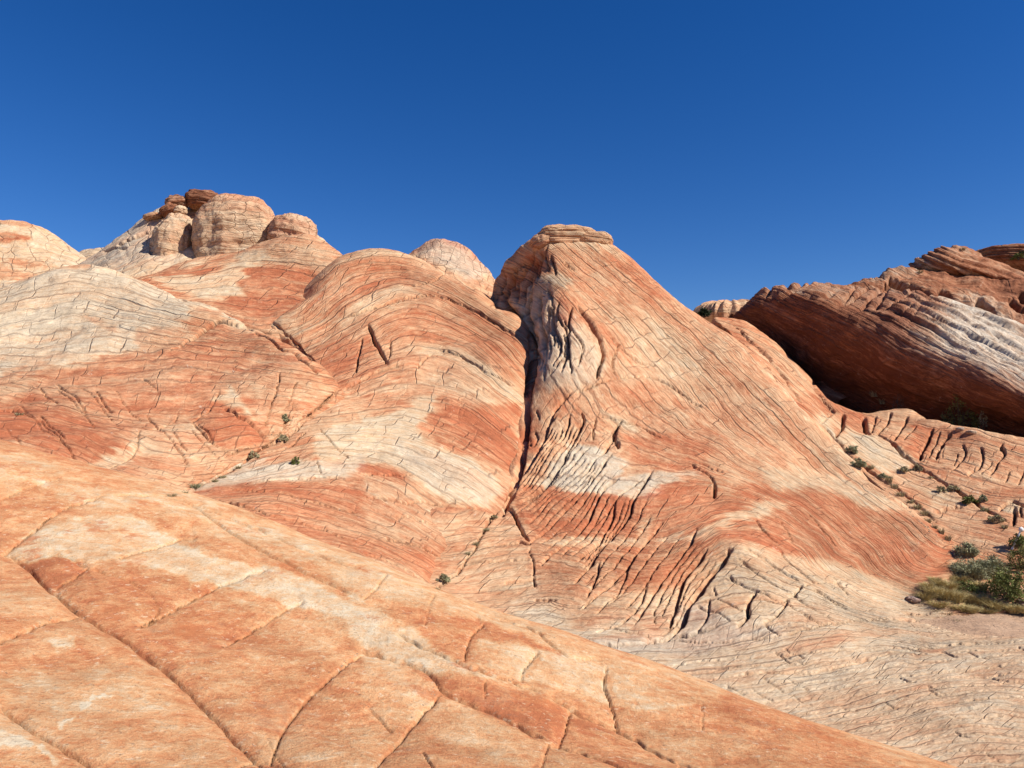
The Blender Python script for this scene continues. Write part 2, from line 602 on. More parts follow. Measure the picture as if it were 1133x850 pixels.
    me = grid_mesh(name, V, ny, npx, dict(bed=B, tone=np.clip(tone, 0, 1), gray=np.clip(gray, 0, 1), dirt_shade=dirt_shade, unit=unit, calm=calm), mat)
    o = link(bpy.data.objects.new(name, me))
    tag(o, label, cat, kind='structure')
    note(V)
    return o


def zones(qx, qy, polys, base, comp=0, softk=1.6):
    v = np.full(qx.shape, base, float)
    for pl in polys:
        poly, val = pl[0], pl[1]
        soft = (pl[2] if len(pl) > 2 else 4.0) * softk
        if comp:
            val = 0.5 + (val - 0.5) * comp
        a = np.array(poly)
        R = soft * 2 + 4
        sel = np.where((qx > a[:, 0].min() - R) & (qx < a[:, 0].max() + R) & (qy > a[:, 1].min() - R) & (qy < a[:, 1].max() + R))[0]
        if not len(sel):
            continue
        d, _, _ = dist_line(qx[sel], qy[sel], list(poly) + [poly[0]])
        ins = in_poly(qx[sel], qy[sel], poly)
        sd = np.where(ins, d, -d)
        k = sm(-soft, soft, sd)
        v[sel] = v[sel] * (1 - k) + val * k
    return v


# ================================================================== the land
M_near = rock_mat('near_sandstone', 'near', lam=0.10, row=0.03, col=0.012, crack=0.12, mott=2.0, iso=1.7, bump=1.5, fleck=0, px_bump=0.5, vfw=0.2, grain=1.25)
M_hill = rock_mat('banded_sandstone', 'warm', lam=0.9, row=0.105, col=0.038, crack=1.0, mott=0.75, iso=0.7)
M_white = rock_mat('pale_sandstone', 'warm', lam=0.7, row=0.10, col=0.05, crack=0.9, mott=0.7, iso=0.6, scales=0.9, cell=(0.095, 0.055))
M_dark = rock_mat('shade_dark_sandstone', 'dark', lam=1.0, row=0.09, col=0.02, crack=0.9, mott=0.7, iso=0.5, fleck=0.25)  # darkest tones hold the overhang's shade as rock colour

# ground sheet to the horizon
def ground_sheet():
    k = NT('desert_sand')
    pos = k.n('ShaderNodeNewGeometry').outputs['Position']
    n1 = k.noise(pos, 0.9, 7, 0.65)
    n2 = k.noise(pos, 12.0, 6, 0.75)
    c = k.mix(k.mapr(n1, 0.3, 0.7, 0, 1), (0.43, 0.255, 0.15), (0.56, 0.37, 0.235))
    c = k.mix(k.mapr(n2, 0.62, 0.70, 0, 0.75, True), c, (0.19, 0.115, 0.075))
    k.t.links.new(c, k.b.inputs['Base Color'])
    k.b.inputs['Roughness'].default_value = 0.97
    n3 = k.noise(k.scalev(pos, 1.2, 4.0, 1), 1.3, 5, 0.6)
    h = k.math('ADD', k.math('MULTIPLY', n1, 0.22), k.math('MULTIPLY', n2, 0.06))
    h = k.math('ADD', h, k.math('MULTIPLY', n3, 0.16))
    bp = k.n('ShaderNodeBump', i_Strength=0.9, i_Distance=1.0)
    k.t.links.new(h, bp.inputs['Height'])
    k.t.links.new(bp.outputs[0], k.b.inputs['Normal'])
    r = np.r_[0.0, np.geomspace(2, 6000, 170)]
    th = np.linspace(0, 2 * np.pi, 721)[:-1]
    R, T = np.meshgrid(r, th, indexing='ij')
    x, y = (R * np.sin(T)).ravel(), (R * np.cos(T)).ravel()
    z = -4.62 + 0.13 * fbm(x * 0.9, y * 0.9, octv=4) * sm(60, 20, R.ravel()) * 0 + 0.16 * fbm(x * 0.6, y * 0.35, octv=4) * sm(60, 20, R.ravel())
    z += np.where(R.ravel() > 200, -1.0, 0)
    V = np.c_[x, y, z]
    me = grid_mesh('ground', V, len(r), len(th), {}, k.m, wrap=True)
    o = link(bpy.data.objects.new('ground', me))
    tag(o, 'pinkish sandy desert floor behind the beige rock floor', 'ground', kind='structure')
    note(V[(y > 12) & (y < 30) & (np.abs(x) < 25)])


ground_sheet()

# ---------------------------------------------------------------- foreground slab
crest = [(-150, 470, 15), (0, 500, 14), (100, 520, 13), (190, 546, 12), (300, 581, 11), (400, 618, 10), (485, 653, 9.4), (600, 690, 8.7),
         (700, 722, 8.1), (800, 757, 7.5), (900, 793, 6.9), (1000, 823, 6.3), (1080, 849, 5.9), (1180, 885, 5.4), (1300, 930, 4.9)]
fc = list(crest)
for c in crest:
    p = at(*c)
    fc += [('w', p[0] * 1.12, p[1] * 1.12, p[2] - 0.55), ('w', p[0] * 1.35, p[1] * 1.35, p[2] - 2.3), ('w', p[0] * 1.7, p[1] * 1.7, p[2] - 4.6)]
fc += [(566, 850, 3.7), (0, 850, 3.15), (250, 850, 3.4), (850, 850, 4.4), (-150, 850, 3.0), (300, 700, 6.2), (100, 650, 6.6), (500, 740, 5.6),
       (0, 600, 7.8), (200, 590, 9.0), (700, 790, 5.5), (60, 750, 4.5), (400, 800, 4.5), (-100, 620, 7.4),
       ('w', -3, 1.0, -1.35), ('w', 0, 1.0, -1.6), ('w', 3, 1.0, -1.9), ('w', 6, 1.5, -2.6)]
o7, o8, o4 = (0, 550), (400, 600), (0, 390)
FJ = [
    ([(0, 613), (21, 617)] + Z(o7, [(250, 340), (400, 430), (600, 570), (820, 770), (930, 870)]), 2.0, 9, 5, 10),
    (Z(o7, [(-20, 450), (120, 395), (255, 345)]), 1.6, 12, 2, 6),
    (Z(o7, [(170, 272), (280, 215)]), 1.0, 6, 0, 3),
    (Z(o7, [(440, 390), (660, 275), (760, 240), (850, 215)]), 1.2, 8, 2, 5),
    (Z(o7, [(855, 790), (890, 700), (960, 605), (1060, 520), (1140, 462)]), 1.6, 12, 2, 6),
    (Z(o7, [(715, 840), (770, 780), (815, 765), (860, 775), (1000, 850)]), 1.5, 11, 3, 5),
    (Z(o7, [(0, 600), (100, 660), (250, 740), (420, 850)]), 2.2, 8, 6, 9),
    (Z(o7, [(690, 460), (895, 340), (960, 310)]), 1.2, 6, 0, 5),
    (Z(o7, [(430, 390), (500, 340), (470, 290), (400, 250), (280, 215)]), 1.0, 5, 2, 3),
    (Z(o7, [(0, 188), (65, 190), (180, 180), (275, 215)]), 1.0, 5, 4, 3),
    (Z(o4, [(-10, 645), (95, 570), (200, 500), (320, 465)]), 1.2, 8, 2, 4),
    (Z(o4, [(360, 650), (540, 600), (620, 590)]), 1.0, 6, 2, 3),
    (Z(o4, [(0, 470), (60, 440), (190, 400)]), 0.9, 5, 1, 2),
    (Z(o4, [(320, 460), (560, 470), (700, 560), (860, 640), (1133, 760)]), 1.2, 5, 5, 3),
    (Z(o4, [(560, 470), (800, 560), (1000, 640), (1133, 690)]), 1.0, 4, 4, 2),
    (Z(o8, [(10, 730), (60, 650), (150, 550), (250, 440)]), 1.7, 12, 2, 7),
    (Z(o8, [(555, 720), (575, 640), (590, 580)]), 1.3, 10, 2, 5),
    (Z(o8, [(-30, 300), (200, 360), (270, 430), (425, 500), (590, 580)]), 1.8, 8, 6, 8),
    (Z(o8, [(590, 580), (760, 640), (900, 710)]), 1.5, 8, 4, 6),
    (Z(o8, [(100, 260), (300, 345), (400, 380), (480, 405), (580, 440)]), 1.3, 9, 5, 3),
    (Z(o8, [(580, 440), (700, 500), (820, 545), (1000, 640), (1133, 672)]), 1.5, 9, 4, 6),
    (Z(o8, [(325, 345), (350, 270), (390, 240)]), 1.2, 9, 2, 4),
    (Z(o8, [(505, 405), (520, 360), (560, 320)]), 1.2, 9, 2, 4),
    (Z(o8, [(775, 360), (770, 420), (790, 470), (812, 540)]), 1.4, 11, 2, 4),
    (Z(o8, [(622, 595), (650, 540), (665, 485)]), 1.4, 11, 2, 4),
    (Z(o8, [(395, 405), (395, 455)]), 1.3, 9),
    (Z(o8, [(1000, 640), (1005, 710)]), 1.2, 9), (Z(o8, [(1070, 470), (1070, 560)]), 1.0, 6),
    (Z(o8, [(200, 250), (215, 190), (230, 160)]), 1.0, 5), (Z(o8, [(80, 110), (40, 150), (0, 180)]), 1.0, 5),
    (Z(o8, [(190, 620), (230, 690)]), 1.6, 8), (Z(o8, [(20, 480), (100, 560)]), 1.2, 5, 0, 3),
    (Z(o8, [(340, 200), (540, 260), (640, 330), (780, 350)]), 1.1, 5, 3, 2),
    ([(330, 850), (300, 800)], 1.0, 5), ([(-120, 700), (0, 707)], 1.5, 8), ([(-150, 560), (-60, 590), (0, 613)], 2, 8, 3, 5),
]
FT = [
    ([(-200, 460), (0, 495), (190, 542), (485, 648), (600, 686), (800, 752), (800, 775), (600, 718), (400, 652), (190, 580), (0, 540), (-200, 500)], 0.60, 9),
    (Z(o4, [(90, 570), (250, 528), (400, 520), (545, 600), (360, 655), (100, 645), (0, 640), (30, 610)]), 0.86),
    (Z(o4, [(370, 655), (540, 600), (700, 640), (900, 680), (1133, 780), (1160, 850), (900, 770), (700, 715)]), 0.92),
    (Z(o8, [(-40, 140), (0, 165), (150, 250), (300, 345), (480, 408), (580, 440), (400, 392), (200, 352), (-40, 290)]), 0.93),
    (Z(o8, [(330, 340), (390, 245), (560, 315), (510, 400)]), 0.62),
    (Z(o8, [(520, 400), (570, 330), (770, 380), (790, 470), (640, 430)]), 0.64),
    (Z(o8, [(780, 370), (900, 400), (1050, 480), (900, 500), (800, 470)]), 0.66),
    (Z(o8, [(200, 365), (400, 405), (660, 480), (625, 595), (420, 500), (270, 420)]), 0.05),
    (Z(o8, [(660, 490), (820, 548), (1000, 640), (700, 560)]), 0.15),
    (Z(o8, [(190, 220), (400, 240), (620, 320), (560, 320), (350, 270)]), 0.18),
    (Z(o7, [(65, 192), (180, 180), (275, 215), (175, 272)]), 0.06),
    (Z(o7, [(180, 270), (280, 216), (400, 250), (500, 340), (430, 390), (400, 420), (250, 335)]), 0.20),
    (Z(o7, [(380, 225), (660, 262), (500, 345), (430, 270)]), 0.15),
    (Z(o7, [(440, 392), (680, 285), (895, 340), (690, 460), (560, 440)]), 0.24),
    (Z(o7, [(420, 420), (560, 440), (560, 520), (450, 460)]), 0.10),
    (Z(o7, [(250, 335), (400, 420), (600, 560), (400, 440)]), 0.02),
    (Z(o7, [(700, 470), (900, 350), (1133, 440), (960, 600), (880, 720), (600, 560)]), 0.32),
    (Z(o7, [(0, 195), (60, 195), (240, 335), (110, 390), (0, 440)]), 0.36),
    (Z(o7, [(0, 670), (90, 700), (120, 720), (0, 730)]), 0.99, 2.5),
    (Z(o7, [(140, 710), (200, 760), (180, 770), (130, 730)]), 0.99, 2.5),
    (Z(o7, [(150, 435), (230, 430), (240, 460), (180, 465)]), 0.95, 3),
    (Z(o7, [(255, 600), (300, 575), (365, 600), (300, 590), (265, 620)]), 1, 2), (Z(o7, [(190, 660), (250, 635), (245, 645), (200, 668)]), 1, 2),
    (Z(o8, [(0, 300), (130, 340), (250, 430), (120, 560), (0, 500)]), 0.50),
    (Z(o8, [(250, 440), (420, 510), (580, 590), (540, 680), (200, 560)]), 0.46),
    (Z(o4, [(0, 310), (60, 315), (190, 360), (120, 370), (0, 345)]), 0.85, 2.5),
    (Z(o4, [(120, 405), (165, 410), (150, 440), (110, 420)]), 1, 2), (Z(o4, [(890, 750), (940, 770), (930, 790), (890, 775)]), 1, 2),
    (Z(o4, [(480, 530), (590, 585), (560, 590), (500, 560)]), 0.1, 3),
]
FT = [(t_[0], 0.5 + (t_[1] - 0.5) * (0.62 if t_[1] > 0.5 else 1.0)) + tuple(t_[2:]) for t_ in FT]
hill('foreground_slab', 'large near slab of orange and cream sandstone cut by joints, filling the lower left', fc, (-130, 1260), (1.15, 19), 900, 680,
     [([(0, 505), (190, 550), (485, 658), (800, 760), (1080, 850)], 0), ([(0, 560), (200, 600), (420, 690), (600, 750), (800, 830)], 55),
      ([(0, 615), (88, 670), (212, 751), (330, 850)], 115), ([(0, 762), (88, 811), (148, 850)], 200), ([(-150, 470), (-150, 471)], 0)],
     (0.75, -0.6), FT, M_near, FJ, tone0=0.33, und=(0.12, 0.05), lamA=0.2, warp=4.0, rough=0.12, cat='rock slab', jk=(0.52, 0.6, 0.16, 0.6), jw=0.0, dark=1.2, comp=0.95, softk=0.75, wstk=0.3)

# ---------------------------------------------------------------- central peak, its foot, the pale lobe and the rock floor
cc = [(545, 310, 45.6), (555, 296, 45.6), (570, 283, 45.0), (588, 272, 44.2), (630, 264, 43.8), (660, 266, 43.8), (690, 279, 43.5), (710, 296, 43), (735, 319, 42.2), (760, 337, 41.2), (782, 352, 40.3),
      (560, 335, 44.0), (567, 345, 42.9), (576, 360, 41.5), (585, 378, 39.8), (588, 400, 37.4), (586, 420, 35.2), (583, 440, 33), (578, 490, 28.7), (568, 540, 25), (557, 567, 23.6),
      (606, 300, 41.6), (618, 320, 39.0), (630, 360, 36.0), (640, 400, 33.0), (628, 430, 31.4), (612, 455, 29.9), (600, 345, 38.1), (603, 380, 35.5), (604, 410, 33.5),
      (650, 300, 41.3), (700, 340, 38.6), (660, 350, 37.6), (700, 400, 34.6), (660, 430, 31.6), (740, 380, 37), (800, 430, 33.2), (640, 480, 27.8), (700, 480, 28.4), (760, 470, 29.6),
      (600, 500, 26.6), (650, 540, 23.4), (720, 540, 23.6), (800, 530, 24.5), (800, 480, 28.8), (860, 500, 28), (580, 590, 21.2), (600, 620, 19.4), (650, 610, 19.4), (720, 600, 19.5), (780, 580, 20.6),
      (560, 620, 19.5), (520, 640, 18.2), (500, 660, 17.2), (595, 665, 17.2), (640, 670, 16.6), (680, 690, 15.8), (620, 690, 16.0), (660, 705, 15.0), (720, 680, 16.2), (740, 700, 15.4),
      (770, 640, 17.6), (800, 612, 18.3), (815, 604, 18.5), (860, 618, 18.2), (790, 660, 16.6), (830, 660, 16.3), (880, 650, 16.7), (760, 690, 15.7), (820, 690, 15.4), (930, 645, 17.0),
      (880, 690, 15.3), (990, 668, 16.5), (960, 700, 15.2), (1030, 690, 15.6), (1065, 698, 15.4), (1133, 702, 15.3), (1250, 708, 15.2),
      (840, 598, 19.6), (900, 560, 23.4), (900, 600, 21.2), (950, 580, 22.8), (960, 625, 20.2), (1000, 640, 19.7), (1010, 665, 18.9), (1045, 625, 20.7), (1055, 605, 22.0), (1000, 600, 22.2),
      (950, 540, 25.8), (900, 510, 28.3), (830, 388, 37.4), (870, 432, 33.7), (900, 467, 31.0), (925, 490, 29.3), (950, 513, 27.7), (990, 546, 25.3), (1020, 571, 23.7), (1050, 598, 22.3),
      (700, 740, 13.2), (800, 740, 13.1), (900, 740, 12.9), (1000, 740, 12.9), (1133, 740, 12.8), (1250, 745, 12.8), (800, 800, 10.9), (1000, 800, 10.8), (1133, 800, 10.6), (1133, 850, 9.2), (1250, 850, 9.2), (950, 850, 9.3),
      (400, 700, 15), (450, 690, 15.6), (400, 600, 19.5), (480, 560, 22.0)]
for (a, b, c) in [(545, 310, 45.6), (570, 283, 45.0), (600, 268, 43.9), (630, 264, 43.8), (660, 266, 43.8), (690, 279, 43.5), (735, 319, 42.2), (782, 352, 40.3)]:
    p = at(a, b, c)
    cc += [('w', p[0] * 1.07, p[1] * 1.07, p[2] - 0.7), ('w', p[0] * 1.2, p[1] * 1.2, p[2] - 6)]
for (a, b, c) in [(830, 388, 37.4), (870, 432, 33.7), (900, 467, 31.0), (950, 513, 27.7), (1020, 571, 23.7), (1055, 605, 22.0)]:
    p = at(a, b, c)
    cc += [('w', p[0] + 1.5, p[1] + 2.5, p[2] - 1.3), ('w', p[0] + 3, p[1] + 6, p[2] - 3.2)]
for (a, b, c) in [(1065, 698, 15.4), (1133, 702, 15.3), (1250, 708, 15.2), (1030, 690, 15.6), (1000, 672, 16.4)]:
    p = at(a, b, c)
    cc += [('w', p[0] * 1.07, p[1] * 1.07 + 0.3, p[2] - 0.5)]
cc += [(1030, 650, 19.2), ('w', 13, 19.5, -5.4), ('w', 17, 20, -5.6), ('w', 20, 24, -6), ('w', -6, 25, -4.2), ('w', -8, 35, -2), ('w', -4, 45, 3), ('w', 25, 40, -4)]
a5, a54, a64, a74, a38, a48 = (400, 450), (540, 430), (640, 560), (740, 560), (380, 240), (460, 560)
S5 = 5.665
CJ = [
    (Z(a54, [(520, 20), (440, 90), (375, 215), (330, 330), (250, 470), (160, 600), (95, 700)], S5), 2.3, 22, 8),
    (Z(a54, [(410, 250), (350, 340), (260, 470), (120, 650)], S5), 1.5, 12, 4),
    (Z(a54, [(520, 130), (480, 275), (400, 370), (300, 520), (190, 670)], S5), 1.5, 13, 4),
    (Z(a54, [(610, 180), (540, 310), (480, 430), (380, 560), (200, 720)], S5), 2.0, 17, 6),
    (Z(a54, [(640, 360), (520, 480), (440, 540), (300, 680), (170, 790)], S5), 1.3, 12, 3),
    (Z(a54, [(690, 430), (560, 560), (450, 640), (330, 760), (250, 830)], S5), 1.5, 13, 4),
    (Z(a54, [(835, 190), (800, 240), (770, 350), (690, 430)], S5), 1.7, 15, 4),
    (Z(a54, [(770, 420), (650, 560), (580, 650), (480, 750), (380, 850), (250, 960)], S5), 1.8, 14, 5),
    (Z(a54, [(820, 560), (720, 630), (640, 760), (590, 850), (480, 960), (330, 1090)], S5), 2.0, 18, 6),
    (Z(a54, [(980, 560), (800, 690), (640, 850)], S5), 1.2, 8, 3),
    (Z(a54, [(800, 700), (780, 780), (740, 850), (680, 950), (560, 1070)], S5), 1.9, 18, 5),
    (Z(a54, [(1030, 530), (950, 640), (890, 760), (830, 850), (740, 960), (620, 1120), (540, 1210)], S5), 2.2, 20, 7),
    (Z(a54, [(590, 130), (605, 180), (570, 250)], S5), 1.6, 14), (Z(a54, [(680, 170), (655, 280), (660, 330)], S5), 1.4, 12),
    (Z(a54, [(810, 330), (818, 385)], S5), 1.8, 14), (Z(a54, [(300, 140), (310, 190)], S5), 1.3, 9), (Z(a54, [(240, 230), (195, 320)], S5), 1.4, 9), (Z(a54, [(245, 280), (265, 350), (300, 300), (280, 250)], S5), 1.2, 7),
    (Z(a64, [(525, 90), (460, 160), (350, 310), (240, 450), (20, 620)], S5), 2.0, 17, 6),
    (Z(a64, [(330, 330), (270, 500), (110, 660)], S5), 1.3, 11, 3),
    (Z(a64, [(745, 140), (690, 250), (560, 430), (460, 570), (360, 740)], S5), 2.0, 15, 6),
    (Z(a64, [(810, 270), (780, 310), (680, 420), (630, 540), (600, 650), (565, 745)], S5), 2.6, 20, 9),
    (Z(a64, [(960, 275), (850, 400), (760, 520), (690, 620), (640, 740), (560, 800), (400, 830)], S5), 4.0, 30, 14),
    (Z(a64, [(935, 270), (942, 300)], S5), 3.0, 22),
    (Z(a64, [(130, 340), (110, 440), (50, 550)], S5), 1.8, 15, 3),
    (Z(a64, [(430, 490), (390, 610), (280, 720), (100, 780)], S5), 1.5, 12, 4),
    (Z(a64, [(820, 570), (812, 680), (740, 780)], S5), 1.4, 11, 4),
    (Z(a64, [(1110, 515), (1062, 600), (1062, 685), (1000, 750)], S5), 3.0, 24, 8),
    (Z(a64, [(840, 500), (855, 545)], S5), 1.4, 10),
    (Z(a64, [(470, 640), (485, 730)], S5), 1.4, 8),
    (Z(a74, [(840, 495), (790, 540), (800, 555)], S5), 2.0, 14, 3), (Z(a74, [(755, 575), (690, 660), (600, 720)], S5), 2.0, 15, 5),
    (Z(a74, [(420, 310), (560, 410), (700, 500), (800, 560), (1050, 720)], S5), 1.1, 4, 1),
    (Z(a74, [(360, 420), (540, 510), (700, 590)], S5), 1.1, 4, 1), (Z(a74, [(480, 260), (620, 340), (760, 430), (820, 470)], S5), 1.1, 4, 1),
    (Z(a74, [(700, 270), (760, 350), (920, 480)], S5), 1.1, 4, 1), (Z(a74, [(160, 610), (330, 680), (390, 720)], S5), 1.1, 4, 1), (Z(a74, [(290, 560), (470, 650)], S5), 1.1, 4, 1),
    (Z(a74, [(740, 600), (860, 680), (1000, 750)], S5), 1.1, 4, 1), (Z(a74, [(600, 730), (690, 790)], S5), 1.0, 8), (Z(a74, [(530, 560), (700, 590), (900, 480), (1130, 460)], S5), 0.9, 5),
    (Z(a74, [(550, 80), (600, 170), (680, 230)], S5), 0.9, 6), (Z(a74, [(700, 80), (740, 150), (775, 230)], S5), 0.9, 6), (Z(a74, [(880, 60), (980, 170), (1040, 260)], S5), 0.9, 6),
    (Z(a74, [(1030, 430), (1133, 540)], S5), 0.9, 6), (Z(a74, [(900, 520), (1133, 620)], S5), 0.9, 6),
    # upper peak
    (Z(a38, [(735, 275), (790, 360), (820, 430), (805, 460), (795, 505)]), 2.2, 18, 6), (Z(a38, [(690, 320), (750, 410), (735, 470)]), 1.4, 10, 3),
    (Z(a38, [(640, 90), (600, 160), (575, 240)]), 1.8, 12, 4), (Z(a38, [(600, 95), (560, 150), (510, 230)]), 2.0, 12, 4), (Z(a38, [(560, 130), (510, 190), (480, 250)]), 1.6, 9, 3),
    (Z(a38, [(650, 120), (665, 180)]), 1.6, 12, 3), (Z(a38, [(625, 105), (640, 165)]), 1.4, 10, 2), (Z(a38, [(690, 140), (725, 160)]), 1.6, 12), (Z(a38, [(590, 230), (575, 290), (590, 370), (610, 460)]), 2.2, 16, 6),
    (Z(a38, [(620, 230), (615, 300), (625, 380), (620, 480)]), 1.8, 14, 5), (Z(a38, [(650, 280), (655, 330), (680, 400), (660, 470)]), 1.6, 13, 4), (Z(a38, [(640, 220), (660, 290)]), 1.4, 10), (Z(a38, [(690, 350), (690, 430), (650, 500)]), 1.3, 9, 3),
    (Z(a38, [(860, 400), (845, 450), (850, 490)]), 1.3, 9), (Z(a38, [(870, 630), (850, 690), (862, 725)]), 1.7, 14, 3),
    (Z(a38, [(830, 380), (900, 440), (980, 470)]), 1.0, 7), (Z(a38, [(800, 610), (930, 650), (1000, 690)]), 1.1, 7), (Z(a38, [(730, 550), (800, 520), (900, 500), (1000, 520), (1133, 600)]), 1.0, 6),
    ([(548, 318), (558, 338), (573, 354), (584, 376), (588, 400), (584, 440), (578, 490), (568, 540), (556, 570)], 4.6, 34, 0),
    # small hollow on the flank, toe joints, floor
    ([(765, 515), (785, 530), (791, 538)], 1.4, 8, 1), ([(790, 537), (791, 549)], 2.6, 16), ([(771, 514), (800, 523)], 1.2, 8),
    (Z(a48, [(545, 10), (600, 25), (640, 90), (690, 170), (705, 200)], S5), 2.2, 18, 0), (Z(a48, [(720, 250), (715, 270), (735, 350), (735, 430), (755, 490)], S5), 1.3, 11), (Z(a48, [(640, 200), (720, 230)], S5), 1.2, 9),
    (Z(a48, [(540, 10), (480, 70), (430, 140), (370, 260), (270, 380), (150, 480), (130, 530)], S5), 1.6, 14, 0),
    (Z(a48, [(740, 570), (880, 580)], S5), 1.2, 8), (Z(a48, [(560, 455), (740, 430)], S5), 1.0, 6, 2), (Z(a48, [(290, 340), (560, 330), (720, 340)], S5), 0.9, 5, 2), (Z(a48, [(430, 240), (680, 210)], S5), 0.9, 5, 2),
    ([(650, 713), (700, 711), (760, 700), (800, 690)], 1.6, 8, 4), ([(660, 690), (760, 706), (860, 700), (960, 680), (1030, 682)], 1.0, 5, 2), ([(800, 745), (900, 735), (1000, 715), (1090, 706)], 0.9, 4, 2),
]
rr = random.Random(3)
for i in range(55):
    bx, by = rr.uniform(700, 1250), rr.uniform(708, 870)
    L = rr.uniform(10, 26)
    CJ.append(([(bx, by), (bx + L * 0.5, by + L * 0.27), (bx + L, by + L * 0.45)], 1.2, rr.uniform(2, 4)))
for i in range(17):
    by = 712 + i * 9 + rr.uniform(-1.5, 1.5)
    CJ.append(([(690 + i * 12, by + 30 - i * 0.4), (760 + i * 8, by + 20), (860, by + 10), (1000, by), (1250, by - 9)], 1.15, rr.uniform(1.7, 3.0), 1.0))
main_ribs = [j[0] for j in CJ[:28] if len(j) > 3 and j[2] >= 12]
main_ribs = [q for q in main_ribs if abs(q[0][1] - q[-1][1]) > 60]


def resample(pl, n=12):
    a = np.array(spline(pl, 4))
    L = np.r_[0, np.cumsum(np.hypot(*np.diff(a, axis=0).T))]
    u = np.linspace(0, L[-1], n)
    return np.c_[np.interp(u, L, a[:, 0]), np.interp(u, L, a[:, 1])]


main_ribs.sort(key=lambda q: sum(p[0] + p[1] * 0.9 for p in q) / len(q))
for q0, q1 in zip(main_ribs[:-1], main_ribs[1:]):
    A, B = resample(q0), resample(q1)
    if np.abs(A - B).max() < 75:
        for f in (0.35, 0.68):
            CJ.append(([tuple(p) for p in (A * (1 - f) + B * f)[1:11]], 1.3, 7, 2.5))
rr = random.Random(31)
for i in range(13):     # ribs under the left edge of the summit
    f = i / 12
    x0, y0 = 556 + 44 * f + rr.uniform(-2, 2), 302 - 24 * f + rr.uniform(-3, 6)
    L = rr.uniform(22, 44)
    CJ.append(([(x0, y0), (x0 - 5 + rr.uniform(-2, 2), y0 + L * 0.5), (x0 - 8 + rr.uniform(-3, 4), y0 + L)], rr.uniform(1.6, 2.6), rr.uniform(9, 17), 6))
rr = random.Random(21)
for i in range(16):     # ragged ribs on the shaded flank of the nose
    f = i / 15
    x0, y0 = 575 + 60 * f + rr.uniform(-3, 3), 315 + rr.uniform(0, 60)
    L = rr.uniform(25, 60)
    CJ.append(([(x0, y0), (x0 + rr.uniform(-5, 6), y0 + L * 0.5), (x0 + rr.uniform(-8, 8), y0 + L)], rr.uniform(1.0, 1.8), rr.uniform(7, 13), 3))
CT = [
    ([(480, 640), (555, 568), (600, 640), (640, 690), (560, 720), (480, 700)], 0.52, 8),
    (Z(a5, [(520, 250), (560, 230), (600, 160), (650, 105), (780, 150), (835, 175), (800, 218), (900, 205), (1060, 215), (900, 285), (700, 265), (540, 242)]), 0.97, 2.5),
    (Z(a5, [(470, 270), (540, 240), (700, 265), (860, 283), (1000, 245), (1133, 262), (1133, 380), (900, 330), (850, 400), (700, 400), (560, 405), (500, 350)]), 0.08, 2.5),
    (Z(a5, [(555, 412), (700, 402), (840, 405), (1000, 395), (1050, 400), (900, 425), (700, 425), (540, 425)]), 0.65, 2.5),
    (Z(a5, [(840, 430), (1050, 400), (1133, 420), (1000, 560), (820, 570), (780, 500)]), 0.14),
    (Z(a5, [(800, 95), (1000, 75), (1133, 140), (1000, 190), (860, 180)]), 0.10),
    (Z(a5, [(510, 420), (800, 430), (780, 540), (560, 590)]), 0.34, 6),
    (Z((733, 480), [(-60, 330), (0, 240), (150, 200), (300, 150), (500, 170), (700, 215), (880, 290), (925, 350), (870, 460), (800, 480), (640, 440), (480, 390), (300, 345), (200, 345), (150, 300), (0, 400)]), 0.12),
    (Z((733, 480), [(-40, 330), (0, 315), (110, 305), (240, 230), (330, 208), (400, 230), (230, 270), (120, 328)]), 0.68, 3),
    (Z((733, 480), [(300, 110), (430, 108), (600, 165), (790, 225), (700, 245), (500, 185), (350, 175)]), 0.76, 4),
    (Z((733, 480), [(520, 20), (640, 70), (760, 170), (920, 320), (800, 250), (600, 130)]), 0.5, 4),
    (Z((733, 480), [(210, 350), (280, 342), (480, 395), (640, 445), (760, 500), (1000, 640), (760, 610), (430, 600), (200, 640), (0, 640), (60, 560)]), 0.72, 3),
    ([(540, 690), (600, 670), (640, 690), (720, 690), (800, 680), (900, 672), (1000, 660), (1070, 694), (1300, 704), (1300, 900), (500, 900), (500, 700)], 0.80, 5),
    (Z(a5, [(720, 730), (850, 690), (970, 680), (900, 715)]), 0.3, 3),
    ([(840, 722), (900, 700), (1000, 688), (1010, 694), (900, 716)], 0.5, 3), ([(1000, 722), (1040, 712), (1045, 716), (1010, 726)], 0.35, 3),
    # upper flank
    ([(565, 340), (592, 312), (618, 325), (640, 350), (668, 395), (655, 425), (600, 432), (585, 400)], 0.72, 6),
    (Z(a38, [(590, 205), (640, 178), (735, 192), (640, 225)]), 0.9, 2.5),
    (Z(a38, [(590, 70), (640, 40), (840, 75), (840, 100), (620, 95)]), 0.62, 3),
    (Z(a38, [(780, 110), (900, 130), (1030, 250), (960, 280), (830, 180)]), 0.10, 6),
    (Z(a38, [(650, 240), (700, 240), (760, 330), (680, 330)]), 0.2, 5),
    (Z(a38, [(1040, 260), (1133, 320), (1133, 390), (1000, 330)]), 0.35, 5),
    (Z(a38, [(900, 400), (1133, 560), (1133, 640), (960, 540)]), 0.55, 6),
    (Z(a38, [(800, 300), (960, 330), (1133, 450), (1133, 520), (900, 390)]), 0.60, 6),
    (Z(a38, [(860, 680), (1133, 720), (1133, 790), (960, 770)]), 0.12, 4),
    (Z(a38, [(850, 540), (960, 520), (1133, 620), (960, 600)]), 0.2, 5),
    (Z(a38, [(550, 660), (600, 650), (610, 720), (560, 740), (540, 780)]), 0.08, 3),
    (Z(a38, [(470, 250), (540, 150), (600, 100), (620, 160), (560, 250)]), 0.25, 4),
    (Z(a38, [(800, 600), (840, 610), (930, 660), (900, 670)]), 0.9, 2.5),
]
